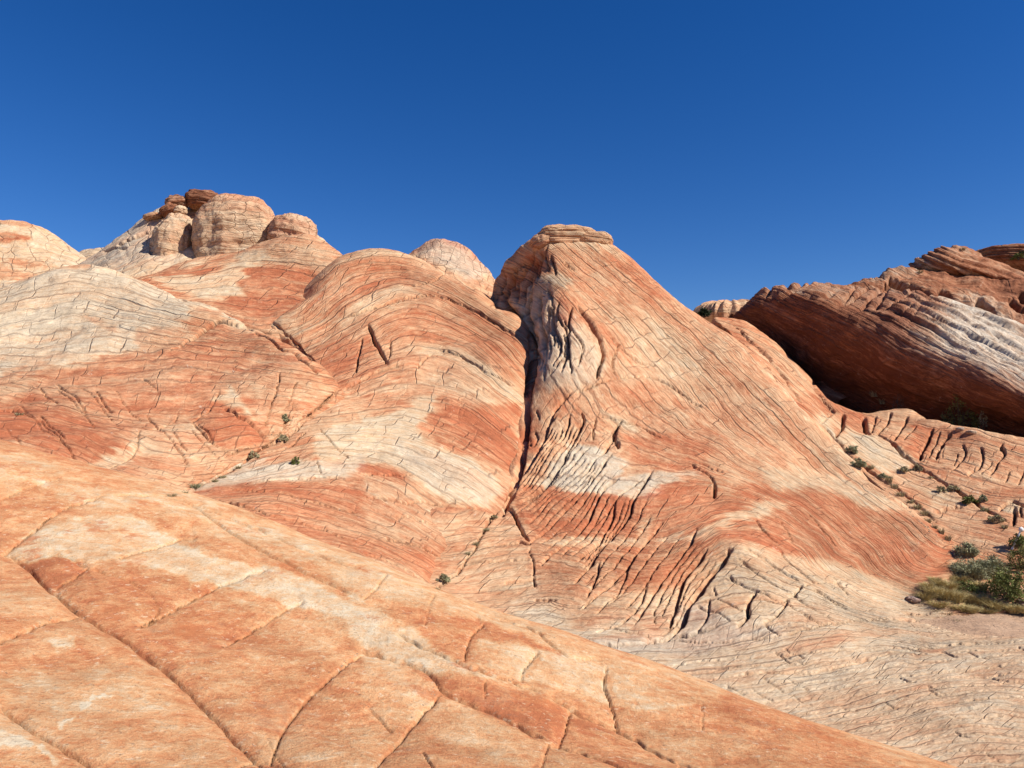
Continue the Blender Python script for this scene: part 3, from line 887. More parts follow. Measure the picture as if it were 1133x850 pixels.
CG = [
    ([(575, 340), (600, 318), (622, 330), (640, 360), (668, 400), (650, 425), (600, 425), (588, 400)], 0.25, 6),
    (Z(a5, [(560, 230), (600, 160), (650, 105), (780, 150), (835, 175), (800, 218), (900, 205), (1060, 215), (900, 285), (700, 265), (540, 242)]), 0.35, 4),
    ([(540, 690), (590, 650), (640, 690), (720, 670), (800, 672), (900, 660), (1000, 668), (1070, 694), (1300, 704), (1300, 900), (500, 900), (500, 700)], 0.12, 7),
    ([(640, 712), (700, 700), (760, 695), (860, 690), (870, 700), (760, 720), (680, 722)], 0.5, 4),
    (Z(a64, [(600, 640), (700, 600), (900, 660), (1000, 760), (700, 800)], S5), 0.5, 5),
]


def central_edit(x, y, z):
    return z


hill('central_peak', 'tallest salmon and cream peak in the middle with a ribbed lower flank and pale floor at its foot', cc, (455, 1270), (8.3, 54), 640, 820,
     [([(690, 278), (780, 352), (870, 430), (950, 512), (1050, 597)], 0), ([(640, 275), (720, 340), (800, 420), (900, 520), (1000, 590), (1040, 630)], 40),
      ([(600, 285), (660, 340), (740, 430), (820, 500), (920, 560), (1010, 645)], 80), ([(590, 350), (640, 420), (690, 470), (760, 505), (830, 535), (900, 585), (960, 635)], 125),
      ([(570, 555), (650, 555), (740, 556), (800, 545), (870, 565), (950, 620)], 165), ([(575, 600), (650, 605), (730, 610), (775, 597), (825, 580), (890, 600)], 200),
      ([(600, 640), (680, 650), (740, 645), (800, 606), (870, 640), (960, 670)], 240), ([(620, 690), (700, 695), (780, 680), (860, 660), (960, 680), (1060, 700)], 275),
      ([(660, 712), (760, 708), (900, 690), (1000, 692), (1133, 704)], 295), ([(800, 750), (950, 728), (1133, 720)], 330), ([(900, 800), (1133, 770)], 385), ([(1000, 850), (1133, 832)], 445),
      ([(480, 600), (560, 590)], 190), ([(480, 660), (590, 650)], 245)],
     (0.9, 0.35), CT, M_hill, CJ, tone0=0.42, und=(0.22, 0.10), lamA=0.6, grays=CG, warp=4.0,
     calms=[([(560, 740), (640, 712), (760, 706), (860, 696), (960, 676), (1065, 690), (1400, 700), (1400, 1200), (400, 1200)], 1.0, 8)],
     crop=[(470, 560), (540, 560), (562, 520), (574, 420), (570, 372), (557, 338), (545, 314), (541, 220), (800, 220), (830, 340), (1075, 590), (1060, 640), (1300, 660), (1300, 1200), (400, 1200), (440, 640)])

# ---------------------------------------------------------------- middle hill
bc = [(380, 281, 50), (395, 275, 50.3), (412, 272.5, 50.3), (430, 275, 50.3), (450, 284, 50.0), (470, 291, 49.5), (500, 306, 48.2), (525, 320, 46.6), (545, 330, 45), (565, 346, 42.2),
      (575, 360, 40.6), (585, 378, 39), (588, 400, 37), (586, 420, 35), (583, 440, 33), (578, 490, 28.7), (568, 540, 25), (557, 566, 23.7), (540, 580, 22.6), (525, 610, 20.4), (500, 640, 18.5), (485, 655, 17.5),
      (440, 300, 48.3), (450, 340, 43), (500, 340, 43), (540, 370, 40), (450, 380, 38.5), (520, 400, 36.5), (460, 420, 33.2), (450, 470, 28.2), (520, 470, 29.2), (530, 520, 25.4), (470, 530, 23.6), (400, 500, 25.4),
      (450, 580, 20.0), (500, 600, 19.9), (420, 560, 20.8), (380, 540, 22), (430, 620, 17.8), (350, 580, 19.2), (460, 640, 17.0), (300, 570, 18.8), (350, 505, 24.2), (380, 470, 27.2),
      (280, 506, 23.6), (250, 522, 21.8), (215, 541, 20.3), (190, 549, 19.6), (230, 560, 19.0), (310, 486, 25.2), (330, 471, 26.6), (350, 453, 28.6), (375, 430, 31.4),
      (400, 430, 31.6), (420, 395, 35.6), (400, 350, 41), (380, 310, 46.5), (350, 312, 47.0), (325, 342, 43.6), (300, 357, 41.5), (320, 372, 39.5), (345, 395, 36.5), (370, 360, 40.5), (365, 400, 35.6),
      (300, 620, 16), (400, 660, 15.5), (200, 590, 17), (140, 570, 18)]
for c in [(380, 281, 50), (412, 272.5, 50.3), (450, 284, 50.0), (500, 306, 48.2), (545, 330, 45), (575, 360, 40.6)]:
    p = at(*c)
    bc += [('w', p[0] * 1.08, p[1] * 1.08, p[2] - 0.8), ('w', p[0] * 1.25, p[1] * 1.25, p[2] - 6)]
for c in [(565, 346, 42.2), (575, 360, 40.6), (588, 400, 37), (583, 440, 33), (578, 490, 28.7), (568, 540, 25)]:
    p = at(*c)
    bc += [('w', p[0] + 2.0, p[1] + 0.8, p[2] - 2.2)]
bc += [('w', 2, 21.5, -5.2), ('w', 0, 18.5, -5.4), ('w', 3, 26, -4.6), ('w', -18, 34, -1), ('w', -16, 28, -3), ('w', -15, 44, 3)]
BJ = [
    (Z(a38, [(75, 345), (120, 420), (140, 465)]), 2.0, 16, 5), (Z(a38, [(60, 380), (45, 440), (40, 490)]), 1.3, 10, 3), (Z(a38, [(280, 430), (230, 480)]), 1.3, 9), (Z(a38, [(150, 390), (140, 450)]), 1.2, 8, 3),
    (Z(a38, [(0, 540), (100, 490), (180, 470)]), 1.2, 8, 3), (Z(a38, [(0, 320), (100, 290), (250, 250), (360, 270), (460, 320), (560, 390)]), 1.0, 6, 3), (Z(a38, [(290, 415), (400, 460), (540, 530)]), 1.0, 6, 2),
    (Z(a38, [(380, 100), (290, 200), (200, 220)]), 0.9, 5), (Z(a5, [(0, 210), (80, 205), (160, 212)]), 1.0, 7, 2), (Z(a5, [(0, 280), (120, 290), (250, 300), (380, 330)]), 1.0, 7, 3),
    (Z(a5, [(100, 330), (200, 350), (330, 420)]), 0.9, 6, 3), (Z(a5, [(60, 400), (200, 430), (290, 500)]), 1.0, 6, 3), (Z(a5, [(0, 460), (120, 490), (240, 560)]), 1.0, 6, 3),
    (Z(o4, [(560, 450), (700, 480), (850, 520), (1000, 560), (1133, 600)]), 0.9, 6, 3), (Z(o4, [(700, 430), (850, 450), (1000, 480), (1133, 500)]), 0.8, 5, 2), (Z(o4, [(800, 410), (1000, 390), (1133, 400)]), 0.8, 5, 2),
    (Z(o4, [(830, 320), (900, 300), (960, 250)]), 1.0, 7, 2), (Z(o4, [(990, 340), (1010, 380)]), 1.0, 7), (Z(o4, [(1000, 240), (1050, 300), (1100, 340)]), 0.9, 6), (Z(o4, [(880, 290), (950, 220), (1060, 140)]), 1.2, 9, 4),
    ([(300, 357), (320, 372), (345, 398), (375, 430)], 1.8, 12), ([(330, 470), (310, 486), (280, 505), (250, 522), (215, 540), (185, 550)], 1.6, 12, 0),
    ([(586, 372), (589, 400), (584, 440), (578, 490), (568, 540), (556, 568), (538, 584), (525, 612), (498, 645)], 4.0, 26, 0),
]
BT = [
    (Z(a38, [(-10, 150), (80, 110), (200, 150), (260, 210), (160, 215), (40, 240), (-20, 230)]), 0.20),
    (Z(a38, [(0, 110), (80, 88), (160, 110), (60, 130)]), 0.45),
    (Z(a38, [(200, 170), (330, 190), (460, 260), (540, 330), (400, 270), (260, 230)]), 0.30),
    (Z(a38, [(-80, 330), (0, 320), (60, 250), (180, 222), (265, 240), (100, 292), (0, 340)]), 0.72),
    (Z(a38, [(100, 330), (250, 270), (450, 300), (560, 400), (585, 490), (400, 400), (200, 390), (130, 380)]), 0.22),
    (Z(a38, [(0, 420), (80, 360), (120, 420), (100, 500), (0, 540)]), 0.15),
    (Z(a38, [(250, 410), (400, 440), (560, 520), (570, 620), (330, 560), (150, 480)]), 0.58),
    (Z(a38, [(190, 480), (320, 540), (300, 580), (230, 580), (100, 540)]), 0.50),
    (Z(a38, [(150, 600), (240, 560), (310, 570), (235, 660), (260, 710), (400, 770), (490, 830), (470, 870), (300, 840), (120, 740), (50, 680), (50, 620)]), 0.90, 3),
    (Z(a5, [(0, 60), (100, 100), (200, 130), (300, 170), (410, 220), (445, 270), (380, 325), (270, 292), (170, 220), (120, 190), (0, 165), (-60, 130)]), 0.92, 3),
    (Z(o4, [(980, 280), (1050, 220), (1160, 210), (1160, 330), (1000, 385)]), 0.88, 3),
    (Z(o4, [(540, 450), (640, 400), (760, 355), (1000, 340), (1140, 330), (1140, 375), (800, 410)]), 0.86, 3),
    (Z(o4, [(700, 350), (830, 320), (960, 310), (990, 330), (800, 355)]), 0.25, 3),
    (Z(o4, [(860, 280), (960, 200), (1060, 120), (1133, 120), (1133, 180), (1000, 240)]), 0.45, 3),
    (Z(a5, [(185, 55), (260, 10), (500, -10), (490, 100), (480, 210), (400, 185), (240, 115)]), 0.04, 3),
    (Z(a5, [(-10, 175), (70, 178), (160, 208), (0, 214)]), 0.10, 2.5),
    (Z(a5, [(0, 215), (160, 212), (250, 290), (100, 285), (0, 280)]), 0.42, 3),
    (Z(o4, [(560, 455), (800, 415), (1133, 385), (1160, 640), (900, 580)]), 0.14, 4),
    (Z(a5, [(0, 380), (250, 430), (380, 420), (320, 480), (150, 480), (0, 470)]), 0.14, 4),
    (Z(a5, [(120, 420), (260, 440), (310, 500), (230, 520)]), 0.06, 4),
    (Z(a5, [(0, 300), (250, 310), (430, 330), (370, 410), (100, 390)]), 0.40, 4),
    ([(345, 395), (380, 370), (400, 380), (385, 425), (375, 430)], 0.12, 4),
    ([(270, 350), (300, 345), (345, 360), (330, 372), (300, 360)], 0.6, 4),
    ([(345, 310), (390, 280), (380, 330), (330, 360)], 0.3, 5),
]
BG = [(Z(o4, [(540, 450), (640, 400), (760, 355), (1000, 340), (1140, 330), (1140, 375), (800, 410)]), 0.35, 4),
      (Z(a5, [(100, 110), (300, 180), (410, 220), (445, 270), (380, 325), (200, 230)]), 0.25, 4)]
hill('middle_hill', 'broad rounded salmon hill with curving cream bands left of the deep central crevice', bc, (120, 660), (14.5, 58), 470, 620,
     [([(330, 345), (370, 305), (420, 288), (480, 305), (545, 345)], 0), ([(350, 372), (400, 345), (443, 325), (500, 335), (560, 375), (585, 405)], 38), ([(380, 400), (450, 372), (520, 390), (585, 440)], 85),
      ([(380, 440), (460, 425), (520, 440), (580, 485)], 125), ([(370, 485), (430, 480), (490, 500), (545, 530)], 170), ([(260, 530), (353, 505), (430, 515), (500, 555), (535, 580)], 205),
      ([(200, 550), (300, 545), (400, 560), (470, 590), (515, 620)], 240), ([(300, 590), (400, 605), (450, 622), (490, 648)], 285), ([(395, 275), (412, 272), (430, 275)], -25)],
     (0.8, -0.3), BT, M_hill, BJ, tone0=0.38, und=(0.22, 0.10), lamA=0.6, grays=BG, warp=4.0,
     crop=[(150, 555), (250, 512), (370, 428), (330, 380), (285, 356), (370, 270), (400, 220), (480, 240), (600, 340), (600, 420), (575, 575), (500, 665), (480, 800), (100, 800)])

# ---------------------------------------------------------------- left hill with the pale crown
ac = [(-150, 345, 42), (0, 318, 45), (60, 303.5, 46), (100, 298, 46), (130, 303, 45), (170, 316, 43), (220, 336, 40), (260, 351, 38), (290, 366, 36), (330, 387, 33.7), (360, 412, 31.5), (377, 430, 30.2),
      (0, 365, 37), (100, 345, 39), (150, 360, 37), (0, 407, 31.5), (100, 405, 31.3), (200, 400, 32), (220, 370, 35.5), (270, 390, 33.4), (-150, 400, 32), (-150, 450, 24), (-150, 500, 18.5),
      (0, 455, 24.5), (0, 500, 19.6), (60, 460, 24.2), (100, 480, 22.6), (100, 520, 19.2), (150, 450, 25.6), (150, 535, 18.6), (190, 549, 19), (160, 500, 21.2),
      (200, 470, 24.6), (240, 480, 23.8), (240, 430, 28.4), (280, 440, 27.4), (300, 400, 32), (300, 470, 25.4), (330, 440, 28.0), (345, 455, 27.8),
      (330, 471, 26.8), (310, 486, 25.3), (280, 506, 23.7), (250, 522, 21.9), (215, 541, 20.4),
      (200, 515, 21.0), (230, 500, 22.5), (260, 490, 23.6), (0, 550, 16.5), (100, 570, 16.5), (200, 580, 17)]
for c in [(-150, 345, 42), (0, 318, 45), (60, 303.5, 46), (100, 298, 46), (130, 303, 45), (170, 316, 43), (220, 336, 40), (260, 351, 38), (290, 366, 36), (330, 387, 33.7), (377, 430, 30.2)]:
    p = at(*c)
    ac += [('w', p[0] * 1.06, p[1] * 1.06, p[2] - 0.35), ('w', p[0] * 1.2, p[1] * 1.2, p[2] - 3.5)]
ac += [('w', -7, 34, -2), ('w', -5.5, 28, -4), ('w', -5, 22, -5.5), ('w', -30, 18, -3)]
o1 = (0, 190)
AJ = [(Z(o1, [(530, 565), (670, 475), (770, 482), (800, 500)]), 1.5, 10, 3), (Z(o1, [(800, 500), (880, 550), (930, 580), (1000, 640)]), 1.3, 10, 2), (Z(o4, [(880, 65), (830, 235)]), 1.0, 8), (Z(o4, [(930, 90), (900, 180)]), 0.9, 6),
      (Z(o4, [(0, 180), (60, 180), (100, 215)]), 1.5, 9), (Z(o4, [(690, 130), (660, 190), (600, 225)]), 1.1, 7, 3), (Z(o4, [(440, 260), (420, 320), (330, 370)]), 1.1, 7, 3), (Z(o4, [(560, 200), (530, 240), (440, 260)]), 0.9, 6),
      (Z(o4, [(600, 225), (700, 310), (790, 300)]), 1.0, 7, 3), (Z(o4, [(700, 180), (780, 220), (830, 270)]), 1.2, 8, 4), (Z(o4, [(870, 190), (905, 200), (870, 270), (800, 320), (700, 380), (560, 440)]), 1.6, 12, 0),
      ([(377, 430), (352, 452), (330, 470), (310, 486), (280, 506), (250, 522), (215, 541), (190, 549)], 1.8, 14, 0)]
rr = random.Random(5)
for i in range(26):     # streaky joints running down the red flank
    bx, by = rr.uniform(-120, 330), rr.uniform(415, 480)
    L = rr.uniform(18, 60)
    AJ.append(([(bx, by), (bx + L * 0.55 + rr.uniform(-4, 4), by + L * 0.6), (bx + L * 1.0, by + L * 1.05)], rr.uniform(0.7, 1.2), rr.uniform(3, 7), 1.5))
AT = [
    ([(-200, 345), (0, 314), (60, 298), (100, 292), (141, 300), (212, 328), (275, 350), (300, 370), (282, 365), (247, 355), (212, 345), (194, 362), (158, 370), (155, 388), (81, 405), (28, 408), (-200, 420)], 0.92, 5),
    (Z(o1, [(590, 440), (700, 430), (690, 470), (600, 480)]), 0.35, 3), (Z(o1, [(280, 460), (380, 490), (370, 505), (300, 480)]), 0.4, 3),
    (Z(o1, [(440, 500), (560, 470), (620, 500), (520, 560), (440, 560)]), 0.5, 4), (Z(o1, [(500, 560), (650, 520), (790, 560), (760, 620), (640, 650)]), 0.14),
    (Z(o1, [(800, 500), (900, 560), (1060, 680), (950, 640), (820, 560)]), 0.30),
    (Z(o1, [(0, 615), (90, 620), (230, 612), (400, 570), (460, 620), (200, 680), (0, 660)]), 0.22, 3),
    (Z(o4, [(80, 110), (200, 180), (410, 290), (330, 350), (200, 365), (60, 290), (-400, 240), (-400, 120)]), 0.05, 4),
    (Z(o4, [(0, 75), (100, 90), (80, 130), (0, 150), (-300, 120)]), 0.40, 4),
    (Z(o4, [(590, 225), (680, 178), (760, 195), (835, 270), (790, 312), (690, 300)]), 0.08, 3),
    (Z(o4, [(660, 160), (720, 120), (800, 210), (760, 190), (690, 172)]), 0.85, 2.5),
    (Z(o4, [(560, 240), (600, 228), (690, 305), (600, 270)]), 0.6, 3),
    (Z(o4, [(420, 260), (570, 235), (640, 290), (500, 310), (440, 330)]), 0.52),
    (Z(o4, [(250, 375), (300, 345), (420, 300), (432, 320), (340, 378)]), 0.72, 2.5),
    (Z(o4, [(430, 340), (600, 290), (700, 330), (700, 380), (560, 430), (460, 430)]), 0.40),
    (Z(o4, [(800, 190), (900, 180), (880, 220), (820, 220)]), 0.7, 3), (Z(o4, [(760, 60), (900, 50), (1060, 110), (930, 240), (850, 260), (800, 160)]), 0.42),
    (Z(o4, [(520, 20), (640, 30), (700, 120), (560, 110)]), 0.18),
]
hill('left_hill', 'wide left hill with a pale cream crown above a streaked red flank', ac, (-150, 470), (15, 56), 470, 560,
     [([(0, 345), (80, 335), (170, 352), (280, 372)], 0), ([(0, 405), (100, 402), (160, 393), (250, 397), (340, 412)], 45), ([(0, 432), (90, 447), (200, 450), (300, 440)], 80),
      ([(0, 470), (60, 472), (130, 492), (200, 505), (290, 495)], 125), ([(0, 500), (100, 520), (190, 545)], 160), ([(0, 318), (100, 298), (220, 336)], -30)],
     (0.8, -0.3), AT, M_hill, AJ, crop=[(-400, 250), (100, 250), (300, 340), (392, 430), (200, 560), (180, 900), (-400, 900)], tone0=0.30, und=(0.25, 0.15), lamA=0.6, grays=[([(-200, 345), (0, 314), (100, 292), (212, 328), (275, 350), (212, 345), (194, 362), (155, 388), (28, 408), (-200, 420)], 0.12, 5)], warp=4.0)

# ---------------------------------------------------------------- pink shoulder under the knobs
dc = [(100, 318, 49), (140, 309, 50.5), (165, 303, 52), (190, 293, 55), (215, 287, 57), (245, 283, 58), (270, 279, 58), (290, 268, 58.5), (310, 264, 58.5), (350, 264, 58), (365, 271, 57), (380, 282, 55.5), (395, 296, 53),
      (170, 320, 46.5), (220, 325, 47), (220, 345, 43), (250, 310, 50.5), (240, 350, 42.6), (280, 330, 47), (290, 362, 40.5), (300, 350, 43), (280, 300, 53), (320, 320, 48.5), (340, 300, 52), (350, 325, 47), (320, 345, 43.6), (250, 330, 46.5),
      (60, 320, 47), (330, 380, 38), (200, 370, 37)]
for c in [(140, 309, 50.5), (190, 293, 55), (245, 283, 58), (290, 268, 58.5), (350, 264, 58), (380, 282, 55.5)]:
    p = at(*c)
    dc += [('w', p[0] * 1.07, p[1] * 1.07, p[2] + 0.2 if c[0] < 280 else p[2] - 1.0), ('w', p[0] * 1.25, p[1] * 1.25, p[2] - 5)]
DT = [(Z(o1, [(655, 405), (760, 325), (830, 285), (970, 300), (1010, 330), (900, 430), (810, 460)]), 0.06, 2.5), (Z(o1, [(590, 392), (700, 300), (760, 250), (830, 250), (900, 280), (800, 290), (740, 350), (760, 385), (660, 400)]), 0.82, 2.5),
      (Z(o1, [(470, 335), (600, 330), (680, 345), (590, 385), (500, 360)]), 0.86, 2.5), (Z(o1, [(440, 345), (500, 355), (610, 390), (560, 385)]), 0.1, 2.5), (Z(o1, [(460, 320), (560, 285), (730, 258), (640, 325)]), 0.14, 2.5),
      (Z(o1, [(550, 290), (720, 255), (730, 262), (600, 305)]), 0.6, 2.5), (Z(o1, [(900, 300), (1010, 320), (1080, 265), (960, 200), (830, 240)]), 0.48, 3), (Z(o1, [(330, 335), (400, 300), (500, 275), (430, 330)]), 0.75, 3),
      (Z(o1, [(850, 470), (900, 430), (1000, 330), (1040, 350), (900, 460)]), 0.2, 3)]
hill('banded_shoulder', 'pink and cream banded shoulder below the rock knobs', dc, (70, 430), (38, 74), 300, 330,
     [(Z(o1, [(420, 330), (600, 270), (740, 250), (900, 230), (1070, 260)]), 0), (Z(o1, [(440, 345), (620, 320), (760, 290), (900, 300), (1020, 320)]), 25), (Z(o1, [(460, 350), (620, 385), (760, 370), (950, 380)]), 50), (Z(o1, [(650, 410), (820, 460), (900, 440)]), 75)],
     (0.9, 0.1), DT, M_hill, [], crop=[(118, 318), (130, 298), (280, 250), (400, 240), (440, 300), (338, 364), (300, 366), (262, 357), (205, 340), (160, 322)], tone0=0.32, und=(0.2, 0.1), lamA=0.7, warp=2.0)

# ---------------------------------------------------------------- knob hill
kc = [(30, 312, 66), (70, 300, 66), (90, 291, 67), (108, 278, 67.5), (130, 263, 68), (150, 248, 68.5), (166, 239, 69), (180, 232, 69), (200, 229, 69.5), (212, 225, 69.6), (225, 223, 70), (240, 222, 70.5), (255, 226, 71), (290, 240, 71), (310, 248, 70), (340, 256, 69), (365, 272, 67), (385, 290, 65),
      (150, 275, 63), (100, 300, 63), (180, 260, 65), (200, 250, 66), (175, 285, 61), (215, 285, 61.5), (270, 280, 62.5), (300, 266, 63), (350, 266, 62), (160, 300, 58), (230, 300, 58.5), (205, 240, 67.5), (60, 320, 60), (300, 300, 56)]
for c in [(30, 312, 66), (90, 291, 67), (130, 263, 68), (180, 232, 69), (225, 226, 70), (310, 248, 70), (365, 272, 67)]:
    p = at(*c)
    kc += [('w', p[0] * 1.07, p[1] * 1.07, p[2] - 2.0), ('w', p[0] * 1.3, p[1] * 1.3, p[2] - 9)]
hill('knob_hill', 'pale hill carrying boulders and rounded knobs at the upper left', kc, (0, 410), (54, 92), 330, 260,
     [(Z(o1, [(250, 300), (400, 230), (560, 130)]), 0), (Z(o1, [(280, 320), (450, 260), (600, 200)]), 18), (Z(o1, [(300, 340), (600, 270), (900, 230)]), 40)], (0.9, 0.2),
     [(Z(o1, [(420, 200), (480, 150), (640, 120), (600, 180), (480, 220)]), 0.62, 2), (Z(o1, [(520, 130), (640, 110), (600, 130)]), 0.3, 2)], M_white, [(Z(o1, [(370, 235), (440, 205), (500, 190)]), 1.6, 12, 5), (Z(o1, [(470, 260), (480, 210), (520, 170)]), 1.6, 12, 5), (Z(o1, [(320, 250), (400, 240)]), 1.2, 8, 3)],
     tone0=0.82, und=(0.3, 0.2), lamA=0.9, warp=1.5, grays=[([(80, 240), (200, 220), (200, 290), (80, 300)], 0.4, 6)])

# ---------------------------------------------------------------- far left dome and its neighbour
ec = [(-150, 262, 108), (-60, 246, 110), (0, 244, 112), (30, 245.5, 112), (55, 256, 112), (75, 270, 112), (90, 283, 112), (110, 296, 112), (0, 290, 100), (50, 300, 100), (-100, 300, 98), (0, 330, 88), (60, 330, 90), (110, 320, 96)]
for c in [(-150, 262, 108), (-60, 246, 110), (0, 244, 112), (30, 245.5, 112), (75, 270, 112), (110, 296, 112)]:
    p = at(*c)
    ec += [('w', p[0] * 1.06, p[1] * 1.06, p[2] - 1.0), ('w', p[0] * 1.3, p[1] * 1.3, p[2] - 12)]
hill('far_dome', 'distant cream dome with orange bands at the left edge', ec, (-150, 130), (84, 150), 200, 150,
     [(Z(o1, [(0, 160), (100, 165), (220, 240)]), 0), (Z(o1, [(0, 250), (120, 260), (220, 280)]), 25), (Z(o1, [(0, 330), (100, 320), (180, 310)]), 50)], (1, 0),
     [(Z(o1, [(-300, 200), (30, 195), (100, 205), (90, 220), (20, 230), (-300, 240)]), 0.05, 1.5), (Z(o1, [(-300, 270), (60, 275), (180, 300), (60, 292), (-300, 300)]), 0.25, 1.5), (Z(o1, [(-300, 305), (60, 300), (130, 315), (50, 335), (-300, 345)]), 0.35, 1.5), (Z(o1, [(-300, 150), (60, 150), (130, 170), (0, 165)]), 0.4, 1.5)],
     M_white, [], tone0=0.80, und=(0.4, 0.2), lamA=0.5, warp=1.2)
ec = [(70, 290, 150), (90, 277, 150), (112, 274, 150), (140, 276, 150), (100, 300, 140), (60, 310, 140), (150, 300, 140)]
for c in [(70, 290, 150), (90, 277, 150), (112, 274, 150), (140, 276, 150)]:
    p = at(*c)
    ec += [('w', p[0] * 1.1, p[1] * 1.1, p[2] - 3)]
hill('far_slope', 'small bright far slope seen between the left dome and the knob hill', ec, (50, 170), (135, 175), 70, 50, None, (1, 0), [], M_white, [], tone0=0.8, und=(0.3, 0.2), lamA=0.3, warp=1)

# ---------------------------------------------------------------- checkered dome between the peaks
gc = [(430, 292, 58), (450, 279, 58.5), (463, 271, 58.7), (480, 266.5, 58.8), (497, 268, 58.8), (515, 276, 58.7), (530, 288, 58.5), (541, 301, 58.2), (552, 318, 57.5), (450, 295, 55), (480, 290, 55), (510, 305, 53), (540, 325, 51), (570, 345, 50), (470, 310, 50.5), (420, 310, 54)]
for c in [(430, 292, 58), (450, 279, 58.5), (463, 271, 58.7), (480, 266.5, 58.8), (497, 268, 58.8), (515, 276, 58.7), (530, 288, 58.5), (541, 301, 58.2), (552, 318, 57.5)]:
    p = at(*c)
    gc += [('w', p[0] * 1.05, p[1] * 1.05, p[2] - 1.0), ('w', p[0] * 1.2, p[1] * 1.2, p[2] - 8)]
hill('checkered_dome', 'small brownish checkered dome just left of the tall peak', gc, (400, 600), (47, 72), 200, 160,
     [([(450, 279), (480, 270), (515, 280), (541, 303)], 0), ([(440, 300), (480, 295), (530, 315)], 22)], (1, 0.2), [(Z(a38, [(200, 110), (290, 75), (380, 110), (450, 180), (380, 200), (280, 140)]), 0.62, 3)],
     rock_mat('checkered_sandstone', 'warm', lam=0.8, scales=1.0, cell=(0.16, 0.11), crack=1.0, mott=0.7, iso=0.5), [(Z(a38, [(205, 120), (290, 170), (350, 230)]), 1.5, 10, 4)], tone0=0.34, und=(0.25, 0.2), lamA=1.2, rough=1.0, warp=2,
     grays=[([(450, 270), (500, 262), (545, 300), (520, 310), (470, 285)], 0.5, 4)])

# ---------------------------------------------------------------- right hand ridge of pink slabs
hc = [(770, 346, 46.5), (782, 351, 46), (805, 353, 46), (825, 358, 45.5), (840, 366, 44.8), (860, 382, 43.0), (880, 400, 41), (900, 421, 38.8), (920, 440, 36.7), (935, 449, 35.8), (960, 456, 34.8), (985, 451, 34.8), (1010, 453, 34), (1040, 466, 31.8), (1070, 476, 30.2), (1100, 481, 29.2), (1133, 484, 28.6), (1250, 492, 27),
      (800, 366, 43.2), (830, 388, 37.8), (870, 432, 34.1), (900, 467, 31.4), (925, 490, 29.7), (950, 513, 28.0), (990, 546, 25.6), (1020, 571, 23.9), (1050, 598, 22.4), (1070, 620, 21.2), (1090, 640, 20.3),
      (850, 395, 39.5), (890, 435, 35.8), (930, 470, 32.3), (970, 490, 30.6), (1000, 470, 32.4), (1000, 520, 27.8), (1050, 520, 27.6), (1050, 490, 29.8), (1100, 520, 26.6), (1133, 520, 26.4), (1040, 560, 24.8), (1090, 560, 24.2), (1133, 560, 23.6), (1133, 590, 22.3), (1100, 600, 22.0), (1133, 625, 20.6), (1250, 600, 21.5), (1250, 540, 24),
      (1250, 640, 20), (1133, 660, 19.2)]
for c in [(782, 351, 46), (805, 353, 46), (840, 366, 44.8), (880, 400, 41), (920, 440, 36.7), (960, 456, 34.8), (1010, 453, 34), (1040, 466, 31.8), (1070, 476, 30.2), (1100, 481, 29.2), (1133, 484, 28.6), (1250, 492, 27)]:
    p = at(*c)
    hc += [('w', p[0] + 0.7, p[1] + 1.5, p[2] - 0.3), ('w', p[0] + 2, p[1] + 4, p[2] - 0.35), ('w', p[0] + 5, p[1] + 10, p[2] - 0.1)]
o2 = (900, 400)
S2 = 4.721
HJ = [(Z(o2, q, S2), w, d, s_) for q, w, d, s_ in [
    ([(405, 265), (390, 320), (330, 400)], 1.7, 14, 4), ([(495, 290), (420, 440)], 1.9, 15, 5), ([(625, 360), (590, 440), (555, 525)], 2.4, 20, 7), ([(720, 380), (670, 450), (640, 520)], 2.0, 16, 5), ([(540, 340), (470, 430)], 1.2, 10, 3),
    ([(870, 460), (890, 510), (860, 560), (800, 600)], 1.5, 13, 4), ([(990, 430), (975, 455), (1000, 480), (920, 590)], 1.5, 12, 4), ([(1030, 570), (1010, 620)], 1.4, 12, 3), ([(265, 290), (275, 350), (290, 395)], 3.6, 26, 6), ([(160, 270), (160, 340), (120, 400)], 2.2, 16, 5), ([(110, 260), (40, 330)], 1.3, 9, 3),
    ([(290, 395), (330, 400), (430, 470), (560, 560), (640, 610), (780, 690), (900, 770), (1020, 850)], 1.8, 14, 0), ([(780, 440), (800, 500), (720, 580)], 1.2, 9, 3), ([(330, 280), (310, 380)], 1.2, 9, 3), ([(670, 370), (600, 520)], 1.2, 9, 3),
    ([(970, 780), (1000, 740), (1050, 730), (1100, 760)], 2.0, 15, 0), ([(1050, 760), (1050, 860)], 2.6, 20, 3), ([(1075, 760), (1085, 810)], 1.6, 12, 0), ([(640, 790), (720, 770), (780, 750)], 1.2, 8, 3), ([(0, 330), (110, 400), (200, 500), (330, 590), (430, 650), (560, 760), (640, 840)], 1.6, 12, 0),
    ([(1100, 560), (1070, 620)], 1.2, 9, 3), ([(940, 520), (870, 590)], 1.0, 7, 3), ([(760, 490), (730, 550)], 1.0, 7, 3), ([(440, 560), (540, 560)], 1.5, 9, 0), ([(0, 90), (60, 200), (120, 260)], 1.1, 8, 3)]]
HJ += [(Z((740, 250), [(130, 300), (220, 360), (330, 470), (400, 570), (480, 640)]), 1.6, 10, 3), (Z((740, 250), [(440, 460), (520, 540)]), 1.2, 8, 0), (Z((740, 250), [(200, 310), (300, 400), (370, 480), (420, 560)]), 1.0, 6, 3)]
